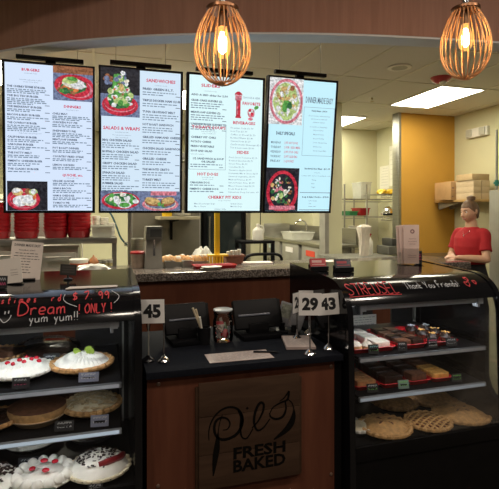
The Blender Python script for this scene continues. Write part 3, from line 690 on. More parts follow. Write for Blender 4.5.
stroke(m, [(lx(2,XL),lz(8,317)),(lx(6,XL),lz(8,320.5)),(lx(11,XL),lz(13,317.5)),(lx(12.5,XL),lz(13,314))], .003)
stroke(m, [(lx(64,XL),lz(64,297)),(lx(63,XL),lz(63,301)),(lx(68,XL),lz(68,304)),(lx(77,XL),lz(77,306.5))], .002)
stroke(m, [(lx(112,XL),lz(112,294)),(lx(119,XL),lz(119,297)),(lx(118,XL),lz(118,300)),(lx(114,XL),lz(114,303))], .002)
m.build('chalk_smile', chalk_white, caseL, smooth=None)
m = MB()
x0, x1 = .034, lx(398,XR)
writing(caseR, chalk_red, 'chalk_word', 'STREUSEL', x0, 1.150, .044, x1-x0, .0037, .16, extra=lambda q: stroke(q, [(x0-.005,1.142),((x0+x1)/2,1.145),(x1,1.142)], .003))
def heart(px, py, r):
    cx, cz = lx(px,XR), lz(px,py); stroke(m, [(cx+r*.9*math.sin(a)**3, cz+r*.8*(13*math.cos(a)-5*math.cos(2*a)-2*math.cos(3*a))/16) for a in [2*PI*i/14 for i in range(15)]], .004)
heart(467,284,.016); heart(475,282.5,.011); heart(470,280,.011)
m.build('chalk_hearts', chalk_red, caseR, smooth=None)
m = MB()
x0 = lx(405,XR); x1 = lx(459,XR); scrawl(m, 'Thank You Friends!', x0, 1.163, .026, x1-x0, .003)
m.build('chalk_word', chalk_white, caseR, smooth=None)

# ================================================================ order counter with the wooden sign
t = thing('order_counter', 'wood-fronted order counter with a black top between two bakery cases', 'counter', (.63, 2.06, 0))
m = MB(); m.box(.172, 1.085, 2.03, 2.745, .85, .88, .004); m.build('countertop', mat('black_laminate', (.008,.009,.013), .8, var=.2, scale=60, spec=.05), t, world=True)
m = MB(); m.box(.178, 1.05, 2.06, 2.08, .02, .85); m.build('front_panel', counter_wood, t, world=True)
m = MB(); m.box(.178, .20, 2.08, 2.74, 0, .85); m.box(1.03, 1.088, 2.08, 2.74, 0, .85); m.box(1.052, 1.09, 2.063, 2.08, 0, .85); m.box(.20, 1.03, 2.08, 2.74, .06, .10); m.build('carcass', black_satin, t, world=True)
for px, py in ((158.5,384),(331,366.5),(331,474),(158,486)):
    q = at(px, py, 2.06); m = MB(); m.lathe([(.0085,0),(.0085,.002),(.005,.0045),(0,.005)], n=14, M=Matrix.Translation((q.x,2.0598,q.z)) @ Matrix.Rotation(PI/2,4,'X')); m.build('screw_cap', mat('screw_cap', (.16,.10,.07), .4, .3, var=.05), t, world=True)
YS = 2.030
bx0, bx1 = xat(199, YS), xat(300.5, YS)
t = thing('wooden_sign', 'weathered square wooden sign lettered Pies fresh baked on the counter front', 'sign', ((bx0+bx1)/2, YS, .36))
m = MB(); m.box(bx0-.012, bx1+.012, YS+.014, YS+.0295, .345, .792, .003); m.build('backing_board', sign_wood2, t, world=True)
m = MB()
for a, b in ((.352,.50),(.5012,.665),(.6662,.812)): m.box(bx0, bx1-.004, YS, YS+.014, a, b, .003)
m.build('front_board', sign_wood, t, world=True)
def sg(a, b):      # crop pixel (x4) of the sign -> on the board
    return at(185 + a/4.0, 370 + b/4.0, YS-.0015)
sp = lambda pts, w, k=6: (catt(pts, k), w)
m = MB()
def pen(pts, w0, w1=None, k=6, shape='flat'):
    P = catt(pts, k); n = len(P); w1 = w0 if w1 is None else w1
    ws = []
    for i in range(n):
        s_ = i/(n-1)
        ws.append({'flat': w0+(w1-w0)*s_, 'swell': w0+(w1-w0)*math.sin(PI*s_), 'leaf': w0+(w1-w0)*max(0, math.sin(PI*min(1, max(0,(s_-.35)/.65))))}[shape])
    n0 = len(m.bm.verts); ribbon(m, P, ws, lambda a, b: sg(a, b))
pen([(96,282),(96,240),(112,195),(145,160),(185,148),(215,160),(230,190),(226,225),(205,258),(170,276),(140,276),(122,258),(117,228),(126,202),(148,190),(170,196),(180,216),(170,236),(152,240)], 3, 11, shape='swell')
pen([(150,178),(138,215),(132,260),(128,310),(120,360),(113,424)], 3, 24, shape='leaf')
pen([(232,196),(222,235),(228,268),(248,272),(272,235)], 9, 4)
pen([(246,150),(252,156)], 9, 9)
pen([(268,232),(292,205),(312,165),(314,136),(300,132),(284,160),(276,205),(288,240),(312,232),(340,195)], 4, 10, shape='swell')
pen([(338,178),(352,150),(384,130),(410,118),(416,84)], 3, 9)
pen([(410,116),(428,132),(436,165),(428,205),(404,240),(356,278)], 4, 24, shape='leaf')
pen([(416,84),(396,112),(378,125)], 6, 3); pen([(400,122),(404,155),(392,185),(366,196),(344,188),(338,172)], 4, 9, shape='swell')
pen([(212,160),(226,190),(220,232)], 5, 12, shape='swell')
def board_text(s, a0, a1, b0, b1):
    n0 = len(m.bm.verts); p0, p1 = sg(a0, b1), sg(a1, b1); top = sg(a0, b0)
    text(m, s, p0.x, p0.z, (top.z-p0.z), YS-.0015, w=p1.x-p0.x, bold=.03, res=2)
board_text('FRESH', 190, 402, 313, 357); board_text('BAKED', 190, 402, 364, 410)
m.build('lettering', mat('burnt_lettering', (.006,.005,.004), .9, var=.1, spec=.02), t, world=True, smooth=None)
# ================================================================ pies
def tin(t, r, m_=None, h=.032):
    MB().lathe([(r*.72,0),(r*.74,0),(r*1.0,h),(r*1.04,h),(r*1.04,h+.003),(r*.99,h+.003),(r*.72,.004)], n=36).build('pie_tin', m_ or foil, t)
def rim(t, r, z, m_, nw=26, rr=.010):
    m = MB(); P = []; n = nw*4
    for i in range(n):
        th = 2*PI*i/n; q = r + .004*math.sin(th*nw); P.append((q*math.cos(th), q*math.sin(th), z + .0025*math.sin(th*nw)))
    m.tube(P, rr, 7, closed=True); m.build('crust_rim', m_, t)
def dome(t, r, z, h, m_, name='cream_topping', swirl=0, pw=2.2, amp=.004, seed=0, n=64, rings=14, noise=0.):
    rn = random.Random(seed); ph = [rn.random()*6 for _ in range(6)]
    prof = [(r*(1-i/rings), z + h*(1-(1-i/rings)**pw)) for i in range(rings)] + [(0, z+h)]
    def wob(th, q, zz):
        e = q/r
        b = amp*math.sin(swirl*th + 9*e + ph[0])*min(1, 3*e) if swirl else 0
        b += noise*(math.sin(7*th+ph[1]+11*e)*math.sin(23*e+ph[2]) + .6*math.sin(13*th+ph[3])*math.sin(31*e+ph[4]))
        return q + (b*.5 if e > .9 else 0), zz + b
    MB().lathe(prof, (0,0,0), n, wob).build(name, m_, t)
def pile(t, name, m_, pts, r, flat=.7, wob=.25):
    for x, y, z in pts:
        m = MB(); m.ball((x,y,z), (r*R.uniform(1-wob,1+wob), r*R.uniform(1-wob,1+wob), r*flat), 10, 6, Matrix.Rotation(R.random()*3,4,'Z')); m.build(name, m_, t)
def rosettes(t, r, z, n, s, m_=None):
    for i in range(n):
        th = 2*PI*i/n; m = MB()
        m.lathe([(s,0),(s*1.02,s*.35),(s*.75,s*.8),(s*.4,s*1.15),(0,s*1.35)], (r*math.cos(th), r*math.sin(th), z), 18, lambda a, q, zz: (q*(1+.13*math.sin(6*a+zz*200)), zz)); m.build('cream_rosette', m_ or cream, t)
def petals(t, name, m_, n, r, z, s, seed):
    rn = random.Random(seed)
    m = MB()
    for i in range(n):
        th = rn.random()*2*PI; q = r*math.sqrt(rn.random()); a = rn.random()*PI
        M_ = Matrix.Translation((q*math.cos(th), q*math.sin(th), z(q))) @ Matrix.Rotation(a,4,'Z') @ Matrix.Rotation(rn.uniform(-.5,.5),4,'X')
        m.box(-s, s, -s*.45, s*.45, -s*.15, s*.15, .0, M_)
    m.build(name, m_, t)
def pie_at(px, Y, z, label, r=.125, group='pies in the bakery cases'):
    return thing('pie', label, 'pie', (xat(px,Y), Y, z+.001), group=group), r
SH1, SH2 = .846, .656
# --- cream-pie case, top shelf
t, r = pie_at(20, 2.245, SH1, 'white cream pie heaped with red cherries on the top shelf', .128)
tin(t, r); rim(t, r, .034, cream, 24, .009); dome(t, r*.99, .034, .036, cream, swirl=34, amp=.0035, seed=2)
pile(t, 'cherry', berry, [(.02,-.03,.072),(.045,.0,.072),(.06,.035,.066),(.02,.04,.072),(-.02,-.045,.070),(.0,-.01,.074),(-.045,-.02,.068),(.075,-.005,.062)], .0105, .8)
t, r = pie_at(82, 2.26, SH1, 'white cream pie topped with green fruit slices, in a brown crust on the top shelf')
tin(t, r); rim(t, r, .034, crust, 22, .012); dome(t, r*.93, .036, .044, cream, swirl=30, amp=.004, seed=3)
for x, y, a in ((-.02,.0,.7),(.025,.02,-.5),(.035,-.01,.3)):
    M_ = Matrix.Translation((x,y,.084)) @ Matrix.Rotation(a,4,'Z') @ Matrix.Rotation(.75,4,'X'); m = MB(); m.lathe([(0,-.002),(.017,-.002),(.019,0),(.017,.002),(0,.002)], n=18, M=M_); m.build('fruit_slice', kiwi, t)
t, r = pie_at(47, 2.53, SH1, 'dark chocolate pie under a shiny dome, behind the cherry and green fruit pies', .15)
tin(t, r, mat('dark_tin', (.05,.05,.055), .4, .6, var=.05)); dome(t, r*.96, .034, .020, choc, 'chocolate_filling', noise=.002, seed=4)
m = MB(); m.lathe([(r*1.02,.036),(r*1.02,.05),(r*.85,.072),(r*.5,.083),(0,.086)], n=36); m.build('clear_lid', jar_glass, t)
t, r = pie_at(0, 2.51, SH1, 'pale pie behind the cherry cream pie on the top shelf', .12)
tin(t, r); rim(t, r, .034, crust); dome(t, r*.93, .034, .02, choc_mid, 'filling', noise=.002, seed=5)
# --- second shelf
t, r = pie_at(37.5, 2.235, SH2, 'tall two-tone brown pie with smooth cocoa top, on the second shelf beside the nut pie', .116)
tin(t, r, mat('tan_tin', (.50,.36,.22), .5, var=.05)); 
m = MB(); m.lathe([(r*.99,.034),(r*1.02,.05),(r*1.0,.066)], n=40); m.build('side_crust', crust_pale, t)
dome(t, r*1.0, .066, .014, choc_mid, 'cocoa_top', noise=.001, seed=6)
t, r = pie_at(-9, 2.22, SH2, 'glossy chocolate pie cut off at the edge of the second shelf', .11)
tin(t, r); rim(t, r, .034, crust); dome(t, r*.93, .034, .03, choc, 'chocolate_filling', noise=.004, seed=7)
t, r = pie_at(92, 2.26, SH2, 'pale nut-covered cream pie with a grey card, on the second shelf', .118)
tin(t, r); rim(t, r, .036, crust_pale, 24, .012); dome(t, r*.98, .036, .045, cream_warm, noise=.004, seed=8)
petals(t, 'shaved_nuts', mat('nut_shavings', (.66,.52,.30), .7, var=.25, scale=40), 150, r*.92, lambda q: .082 - .045*(q/.128)**2.2, .012, 9)
t, r = pie_at(54, 2.51, SH2, 'dark chocolate pie in shadow behind the two-tone brown pie', .15)
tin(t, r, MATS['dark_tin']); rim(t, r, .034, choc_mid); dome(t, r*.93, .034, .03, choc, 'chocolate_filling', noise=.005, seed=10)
# --- deck
t, r = pie_at(43, 2.17, CDECK, 'big cream pie with piped rosettes and strawberry slices, on the bottom deck', .128)
tin(t, r); dome(t, r*.95, .03, .03, cream, noise=.002, seed=11); rosettes(t, r*.80, .040, 15, .0235)
pile(t, 'strawberry_slice', berry, [(.015,-.04,.074),(.045,.02,.076),(-.04,-.01,.073),(.0,.045,.074)], .015, .5, .15)
t, r = pie_at(99, 2.18, CDECK, 'cream pie sprinkled with chocolate shavings and a bare red slice, on the bottom deck', .128)
tin(t, r); rim(t, r, .034, cream_warm, 22, .008); dome(t, r*.96, .034, .055, cream, noise=.004, seed=12, pw=3.2)
petals(t, 'chocolate_shavings', choc, 90, r*.72, lambda q: .092 - .055*(q/.128)**3.2, .007, 13)
m = MB(); m.tube(smooth_path([(.0,-.075,.074),(.04,-.065,.08),(.085,-.03,.074),(.10,.01,.064)]), .014, 8); m.build('red_filling', mat('red_filling', (.22,.012,.015), .35, var=.2, scale=60), t)
t, r = pie_at(32, 2.55, CDECK, 'white cream pie dotted with black cookie pieces, at the back of the bottom deck', .135)
tin(t, r); dome(t, r*.98, .03, .055, cream, noise=.002, seed=14, pw=3.4)
pile(t, 'cookie_piece', choc, [(-.05,-.03,.083),(-.01,.03,.086),(.03,-.02,.086),(.06,.03,.08),(.01,-.065,.081),(-.07,.03,.079),(.075,-.03,.076)], .017, .5)
t, r = pie_at(-8, 2.19, CDECK, 'cream pie covered in chocolate curls at the bottom corner of the picture', .115)
tin(t, r); dome(t, r*.97, .03, .05, cream, noise=.003, seed=15, pw=3.)
petals(t, 'chocolate_shavings', choc, 80, r*.8, lambda q: .083 - .05*(q/.115)**3, .009, 16)
t, r = pie_at(92, 2.56, CDECK, 'dark chocolate pie in shadow behind the pie with shavings', .13)
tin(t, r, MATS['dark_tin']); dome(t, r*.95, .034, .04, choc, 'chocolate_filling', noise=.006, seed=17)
# --- deck of the pastry case
def crust_pie(px, Y, label, r, h, m_, slit=True, seed=1):
    t, r = pie_at(px, Y, CDECK, label, r)
    tin(t, r); rim(t, r, .034, m_, 22, .012); dome(t, r*.97, .034, h, m_, 'top_crust', noise=.0022, seed=seed, pw=2.6)
    if slit:
        for k in range(4):
            th = k*PI/2+.4; zc = .034+h*.93; m = MB()
            m.tube([(.02*math.cos(th),.02*math.sin(th),zc+.0035),(.04*math.cos(th),.04*math.sin(th),zc+.001),(.062*math.cos(th),.062*math.sin(th),zc-.007)], [.001,.0055,.001], 6); m.build('steam_slit', choc_mid, t)
    return t
crust_pie(385, 2.155, 'golden two-crust pie with a blue-green card, in front on the deck under the pastry trays', .125, .030, crust_pale, seed=21)
crust_pie(461, 2.175, 'wide flat golden pie beside the lattice pie on the deck', .140, .026, crust_pale, seed=22)
crust_pie(394, 2.43, 'brown-topped pie standing behind the two-crust pie with the card', .125, .028, crust, False, 23)
crust_pie(429, 2.43, 'deep brown pie in a glass dish behind the lattice pie', .145, .030, crust, False, 24)
t, r = pie_at(428, 2.14, CDECK, 'lattice-topped fruit pie between two golden crust pies', .112)
tin(t, r); rim(t, r, .034, crust_pale, 20, .011); dome(t, r*.95, .030, .014, mat('fruit_filling', (.20,.03,.02), .3, var=.4, scale=50), 'fruit_filling', noise=.002, seed=25)
for ang in (.5, .5+PI/2):
    for k in range(-3, 4):
        o_ = k*.029; L = math.sqrt(max(r*r*.95-o_*o_, 0)); m = MB()
        u = Vector((math.cos(ang), math.sin(ang),0)); w = Vector((-u.y,u.x,0))
        P = [w*o_ + u*(L*s_) + Vector((0,0,.050 - .011*s_*s_ + .002*(1 if ang < 1 else -1))) for s_ in (-1,-.66,-.33,0,.33,.66,1)]
        m.sheet(lambda a, b, P=P: P[round(a*6)] + w*(b-.5)*.014 + Vector((0,0,.0035*(1-(2*b-1)**2))), 6, 4); m.build('lattice_strip', crust_pale, t)
t, r = pie_at(357, 2.20, CDECK, 'small pale pie cut off by the corner post of the pastry case', .075); tin(t, r); rim(t, r, .034, cream, 18, .009); dome(t, r*.93, .034, .02, cream_warm, seed=26)

# ================================================================ price cards
card_black = mat('card_black', (.016,.016,.018), .6, var=.1); card_grey = mat('card_grey', (.20,.22,.30), .5, var=.05); card_green = mat('card_green', (.16,.24,.20), .5, var=.05)
mk_pink = mat('marker_pink', (.65,.10,.22), .7, var=.1); mk_white = mat('marker_white', (.55,.57,.58), .7, var=.1); mk_green = mat('marker_green', (.22,.60,.12), .7, var=.1); mk_teal = mat('marker_teal', (.30,.60,.62), .7, var=.1)
def price_card(px, Y, z, label, w=.066, h=.043, face=None, inks=(0,), tilt=.22, lift=.004, seed=0):
    inkm = [mk_white, mk_pink, mk_green, mk_teal]; rn = random.Random(seed)
    t = thing('price_card', label, 'price card', (xat(px,Y), Y, z+.001), -.12, 'handwritten price cards')
    Rm = Matrix.Rotation(-tilt, 4, 'X')
    m = MB(); m.box(-w/2, w/2, -.001, .001, lift, lift+h, .0, Rm); m.build('card', face or card_black, t)
    m = MB(); m.box(-w*.3, w*.3, -.004, .02, 0, .003); m.box(-w*.3, w*.3, .003, .005, .002, h*.6); m.build('stand', black_plastic, t)
    m = MB()
    rows = 2 if h < .05 else 3
    for i in range(rows):
        zz = lift + h*(.72 - .36*i*2/rows); x = -w*.36; m.m(rn.choice(range(len(inks)))) if len(inks) > 1 else m.m(0)
        while x < w*.28:
            st = [(x, zz+rn.uniform(0,.008)), (x+.003, zz-.001), (x+.006, zz+.006), (x+.009, zz+rn.uniform(-.002,.004))]
            ribbon(m, catt(st,3), .0017, lambda a, b: Rm @ Vector((a, -.0016, b))); x += .0115
    m.build('handwriting', [inkm[i] for i in inks], t, smooth=None)
price_card(20.5, 2.082, SH1, 'black price card propped before the white cherry cream pie', .066, .042, inks=(0,1), seed=1)
price_card(88.5, 2.082, SH1, 'grey price card propped before the green fruit cream pie', .080, .038, card_grey, inks=(0,), seed=2)
price_card(51, 2.345, SH1, 'black price card with pink writing before the domed chocolate pie', .07, .055, inks=(0,1), seed=3)
price_card(64, 2.082, SH2, 'black price card beside the two-tone brown pie', .075, .04, inks=(0,), seed=4)
price_card(99.5, 2.082, SH2, 'grey-blue price card leaning on the nut-covered pie', .072, .046, card_grey, inks=(0,), seed=5)
price_card(54, 2.33, SH2, 'black price card in shadow before the dark second-shelf pie', .08, .045, inks=(0,), seed=6)
price_card(47, 2.008+.03, CDECK, 'pale green price card before the strawberry cream pie', .06, .04, card_green, inks=(3,), seed=7)
price_card(28, 2.30, CDECK, 'black price card before the cream pie with cookie pieces', .085, .05, inks=(0,), seed=8)
price_card(95, 2.035, CDECK, 'small black price card before the shavings pie', .06, .03, inks=(0,), seed=9)
price_card(374, 2.082, SH1, 'black price card before the white powdered pastries', .055, .045, inks=(3,2), seed=10)
price_card(403, 2.082, SH1, 'black price card with pink writing before the dark brownie tray', .05, .045, inks=(1,0), seed=11)
price_card(433, 2.082, SH1, 'black price card between the brownie tray and the cupcake tray', .055, .05, inks=(0,1), seed=12)
price_card(452, 2.082, SH1, 'black price card with white scrawl at the cupcake end of the shelf', .062, .042, inks=(0,), seed=13)
price_card(373, 2.082, SH2, 'black price card with green price before the tan bars', .06, .042, inks=(0,2), seed=14)
price_card(404, 2.082, SH2, 'green price card before the dark brownie slabs', .058, .042, card_green, inks=(2,), seed=15)
price_card(457.5, 2.082, SH2, 'black price card with green price beside the yellow bars', .06, .042, inks=(0,2), seed=16)
price_card(398.5, 2.028, CDECK, 'pale blue-green price card before the golden two-crust pie', .062, .034, mat('card_teal', (.20,.34,.36), .5, var=.05), inks=(0,), seed=17)
price_card(480, 2.07, CDECK, 'small black price card beside the wide flat golden pie', .04, .035, inks=(0,), seed=18)

# ================================================================ red trays of pastries
def tray(x0, x1, y0, y1, z, label, m_=None):
    t = thing('serving_tray', label, 'tray', ((x0+x1)/2, (y0+y1)/2, z+.001), group='red plastic pastry trays')
    w, d = (x1-x0)/2, (y1-y0)/2; m = MB(); h = .022
    def ring(a, zz, rr):
        P = []
        for cx, cy, s0 in ((w-a-rr,d-a-rr,0),(-w+a+rr,d-a-rr,1),(-w+a+rr,-d+a+rr,2),(w-a-rr,-d+a+rr,3)):
            for i in range(5): th = s0*PI/2 + i*PI/8; P.append((cx+rr*math.cos(th), cy+rr*math.sin(th), zz))
        return [m.bm.verts.new(p) for p in P]
    rs = [ring(.014,0,.015), ring(.004,h-.003,.02), ring(0,h,.022), ring(.003,h+.002,.02), ring(.008,h-.003,.018), ring(.017,.004,.013)]
    for a, b in zip(rs, rs[1:]):
        n = len(a)
        for k in range(n): m.bm.faces.new((a[k], a[(k+1)%n], b[(k+1)%n], b[k]))
    m.bm.faces.new(rs[0][::-1]); m.bm.faces.new(rs[-1]); m.build('tray_body', m_ or red_dark, t) if False else None
    o = bpy.data.objects.new('tray_body', m.mesh('tray_body', m_ or red_dark)); C.objects.link(o); o.parent = t
    return t
def bar(x, y, z, sx, sy, sz, name, label, cat, m_, grp, top=None, rz=0., seed=0):
    rn = random.Random(seed); t = thing(name, label, cat, (x,y,z), rz, grp)
    m = MB(); m.box(-sx/2, sx/2, -sy/2, sy/2, 0, sz, .006); bmesh.ops.subdivide_edges(m.bm, edges=m.bm.edges[:], cuts=1)
    for v in m.bm.verts: v.co += Vector((rn.uniform(-1,1), rn.uniform(-1,1), rn.uniform(-.3,1) if v.co.z > sz*.5 else 0))*.002
    m.build('body', m_, t)
    if top:
        m = MB()
        for i in range(10): m.ball((rn.uniform(-.38,.38)*sx, rn.uniform(-.38,.38)*sy, sz+.001), (.008,.006,.004), 7, 5)
        m.build('topping', top, t)
    return t
white_icing = mat('white_icing', (.78,.72,.62), .5, var=.12, scale=40, bump=.3)
bar_tan = mat('tan_bar', (.42,.20,.075), .6, var=.35, scale=45, bump=.5); bar_yellow = mat('yellow_bar', (.66,.34,.08), .55, var=.25, scale=45, bump=.4)
zt1 = SH1+.0055; zt2 = SH2+.0055
X = lambda px, Y: xat(px, Y)
def row(px0, px1, Y0, Y1, z, label): 
    a, b = X(px0, Y0), X(px1, Y0); return tray(a, b, Y0-.005, Y1, z, label), a, b
t, a, b = row(352, 397, 2.115, 2.46, SH1, 'red tray of white powdered pastries on the top shelf')
for i, (fx, y) in enumerate(((.2,2.17),(.42,2.155),(.22,2.25))):
    q = thing('cream_puff', 'round white-topped pastry ' + ('at the front corner','behind the first price card','in the second row')[i] + ' of the powdered pastry tray', 'pastry', (a+fx*(b-a), y, zt1), group='white powdered pastries')
    m = MB(); m.lathe([(.026,0),(.033,.012),(.030,.024)], n=20); m.build('base', bread, q)
    dome(q, .031, .022, .022, white_icing, 'icing', noise=.002, seed=i)
for i, (fx, y) in enumerate(((.76,2.19),(.74,2.29),(.72,2.39))):
    bar(a+fx*(b-a), y, zt1, .085, .088, .034, 'iced_bar', 'white iced bar ' + ('at the front','in the middle','at the back') + ' of the powdered pastry tray' if False else 'white iced bar, ' + ('first','second','third')[i] + ' from the front of the powdered pastry tray', 'pastry', white_icing, 'white iced bars', seed=i)
for i, (fx, y) in enumerate(((.25,2.36),(.42,2.41))):
    bar(a+fx*(b-a), y, zt1, .055, .06, .03, 'brownie', 'dark brownie ' + ('tucked behind the round pastries','at the far corner')[i] + ' of the powdered pastry tray', 'brownie', choc, 'dark brownies', seed=i+9)
t, a, b = row(400, 428, 2.115, 2.46, SH1, 'red tray of chocolate brownies in the middle of the top shelf')
for j in range(4):
    for i in range(2):
        bar(a+(b-a)*(.28+.46*i), 2.165+.075*j, zt1, .07, .062, .034, 'brownie', 'crumbly brownie, row %s of the middle top-shelf tray, %s file' % (('one','two','three','four')[j], ('price-card','cupcake')[i]), 'brownie', choc_mid if (i+j) % 2 == 0 else choc, 'brownies on the top shelf', seed=j*3+i)
t, a, b = row(430.5, 460, 2.115, 2.46, SH1, 'red tray of chocolate cupcakes at the dark end of the top shelf')
gold = mat('gold_topping', (.66,.36,.10), .5, var=.3, scale=60)
for j in range(3):
    for i in range(2):
        q = thing('cupcake', 'chocolate cupcake with crumb topping, %s row, %s' % (('front','middle','back')[j], ('beside the brownies','at the tray end')[i]), 'cupcake', (a+(b-a)*(.28+.46*i), 2.17+.09*j, zt1), group='chocolate cupcakes')
        m = MB(); m.lathe([(.022,0),(.030,.03)], n=24, wob=lambda th, r, z: (r*(1+.03*math.sin(16*th)), z)); m.build('paper_cup', choc_mid, q)
        dome(q, .034, .028, .024, choc, 'frosting', noise=.002, seed=i+j)
        m = MB(); rn = random.Random(i+7*j)
        for k in range(8): m.ball((rn.uniform(-.018,.018), rn.uniform(-.018,.018), .052), (.007,.005,.004), 7, 5)
        m.build('crumb_topping', gold if j < 2 else mk_white, q)
t, a, b = row(356, 381, 2.125, 2.46, SH2, 'red tray of tan crumb bars next to the corner post, second shelf')
for j in range(4):
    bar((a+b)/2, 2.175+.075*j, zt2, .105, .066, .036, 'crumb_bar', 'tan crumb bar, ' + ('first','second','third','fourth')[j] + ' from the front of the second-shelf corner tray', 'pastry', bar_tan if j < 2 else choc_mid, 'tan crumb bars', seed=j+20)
t, a, b = row(383, 408, 2.115, 2.46, SH2, 'red tray of tall dark brownie slabs behind the green price card')
for j in range(4): bar((a+b)/2, 2.165+.078*j, zt2, .105, .068, .050, 'brownie', 'tall dark brownie slab, ' + ('first','second','third','fourth')[j] + ' from the front behind the green price card', 'brownie', choc, 'dark brownie slabs', seed=j+30)
t, a, b = row(410, 432, 2.115, 2.46, SH2, 'red tray of brownie slabs beside the yellow bars, second shelf')
for j in range(4): bar((a+b)/2, 2.165+.078*j, zt2, .095, .068, .046, 'brownie', 'rough brownie slab beside the yellow bars, ' + ('first','second','third','fourth')[j] + ' from the front', 'brownie', choc_mid if j == 0 else choc, 'brownie slabs beside the yellow bars', seed=j+40)
t, a, b = row(433, 454.5, 2.115, 2.46, SH2, 'red tray of yellow bars at the end of the second shelf')
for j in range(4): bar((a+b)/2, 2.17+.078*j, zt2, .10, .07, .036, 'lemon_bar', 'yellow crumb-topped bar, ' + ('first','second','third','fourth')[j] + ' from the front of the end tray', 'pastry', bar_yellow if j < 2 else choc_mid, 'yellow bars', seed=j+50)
# notice hanging in the back of the pastry case
q0, q1 = X(350, 2.70), X(377, 2.70)
t = thing('notice', 'white typed notice taped inside the rear door of the pastry case', 'notice', ((q0+q1)/2, 2.712, .76))
m = MB(); m.box(q0, q1, 2.7085, 2.7115, .775, .895); m.build('sheet', mat('notice_paper', (.60,.57,.50), .8, var=.03), t, world=True)
m = MB()
for k in range(6):
    x = q0+.015
    while x < q1-.03: w_ = R.uniform(.008,.03); m.box(x, min(x+w_,q1-.01), 2.7078, 2.7083, .877-.015*k, .881-.015*k); x += w_+.007
m.build('typed_lines', s_grey if False else mat('typed_grey', (.22,.21,.20), .8, var=.05), t, world=True)
# ================================================================ on the order counter
ZC = .881
def monitor(px, Y, w, label, yaw):
    t = thing('register_screen', label, 'cash register', (xat(px,Y), Y, ZC), yaw, 'cash register terminals')
    Rm = Matrix.Translation((0,.0,.06)) @ Matrix.Rotation(-.38,4,'X')
    m = MB(); m.box(-w/2, w/2, -.02, .018, -.02, .135, .008, Rm); m.build('screen_housing', black_plastic, t)
    m = MB(); m.box(-w/2+.02, w/2-.06, -.028, -.019, .045, .056, .003, Rm); m.build('back_highlight', mat('highlight_grey', (.10,.11,.14), .22, var=.05), t)  # pale strip stands in for a highlight on the housing
    m = MB(); m.box(-w/2+.012, w/2-.012, .018, .0195, -.01, .125, 0, Rm); m.build('screen_glass', black_gloss, t)
    m = MB(); m.box(-w*.42, w*.42, -.09, .09, 0, .022, .006); m.build('base', black_matte, t)
    m = MB(); m.box(-w*.22, w*.22, -.03, .04, .02, .075, .008); m.build('stand', black_plastic, t)
    m = MB(); m.box(w/2-.004, w/2+.014, -.015, .02, .0, .13, .004, Rm); m.build('card_swipe', black_satin, t)
monitor(186.5, 2.47, .225, 'black cash register screen near the 45 table number', .10)
monitor(257.5, 2.47, .262, 'black cash register screen between the tip jar and the white stacked menus', .06)
# tip jar
t = thing('glass_jar', 'clear glass tip jar holding red and white scraps between the registers', 'jar', (xat(223,2.42), 2.42, ZC))
m = MB(); m.lathe([(.030,.0),(.048,.004),(.052,.02),(.052,.105),(.046,.128),(.044,.133),(.049,.136),(.049,.156),(.046,.158)], n=32); m.build('jar_body', jar_glass, t)
m = MB(); m.lathe([(.045,.1585),(.050,.159),(.050,.166),(.045,.168)], n=28); m.build('jar_rim', mat('jar_rim', (.45,.47,.48), .25, var=.05), t)
m = MB(); rn = random.Random(4)
for i in range(16):
    m.m(rn.choice([0,0,1,2])); M_ = Matrix.Translation((rn.uniform(-.025,.025), rn.uniform(-.025,.025), rn.uniform(.02,.10))) @ Euler((rn.random()*3,rn.random()*3,rn.random()*3)).to_matrix().to_4x4(); m.box(-.02,.02,-.009,.009,-.0006,.0006,0,M_)
m.build('paper_scraps', [paper, red_plastic, mat('note_green', (.20,.26,.16), .8, var=.1)], t)
# pens in a cup
t = thing('pen_cup', 'dark cup beside the tip jar, behind the register by number 45', 'cup', (xat(204,2.40), 2.40, ZC)); m = MB(); m.lathe([(.030,0),(.034,.085),(.031,.085),(.028,.004)], n=20); m.build('cup_body', black_plastic, t)
for i, (dx, dy, h, c) in enumerate(((-.058,.0,.185,0),(-.040,.012,.175,0),(-.024,-.01,.14,1))):
    q = thing('tongs' if i < 2 else 'pen', ('long pale wooden stick leaning out of the dark cup', 'shorter pale wooden stick leaning beside the long one', 'white pen standing in the dark cup')[i], ('stick','stick','pen')[i], (xat(204,2.40), 2.40, ZC))
    m = MB(); m.tube([(.012-.006*i,dy*.3,.006),(dx,dy,h)], [.0035,.0055], 8); m.build('shaft', mat('stick_wood', (.52,.43,.30), .6, var=.1) if c == 0 else white_plastic, q); q.name = 'wooden_stick' if i < 2 else 'pen'
# papers on the counter
def flat_sheet(px0, py0, z, w, d, rz, label, m_, n=1, lines=True, name='paper_sheet', cat='paper', group=None):
    c = onz(px0, py0, z)
    t = thing(name, label, cat, (c.x, c.y, z+.0003), rz, group)
    m = MB(); m.box(-w/2, w/2, -d/2, d/2, 0, .0014*n); m.build('sheet', m_, t)
    if lines:
        m = MB()
        for k in range(9):
            x = -w*.42
            while x < w*.36: q = R.uniform(.01,.035); m.box(x, x+q, d*(.40-.09*k)-.0015, d*(.40-.09*k)+.0015, .0014*n, .0014*n+.0003); x += q+.008
        m.build('printed_lines', MATS['typed_grey'], t)
    return t
sheet_pink = mat('counter_paper', (.40,.31,.28), .55, var=.06)
flat_sheet(239, 356.3, ZC, .30, .135, -.02, 'white paper menu lying flat in front of the tip jar', sheet_pink)
flat_sheet(298, 343.5, ZC, .145, .215, -.25, 'stack of white menus lying by the foot of table number 29', sheet_pink, 9)
c = onz(266, 352.5, ZC+.003); t = thing('pen', 'black pen lying on the flat paper menu', 'pen', (c.x, c.y, ZC+.0062), -.35)
m = MB(); m.tube([(-.06,0,0),(-.055,0,0),(.045,0,0),(.062,0,0)],[.0035,.0045,.0045,.001],10); m.build('barrel', black_plastic, t)
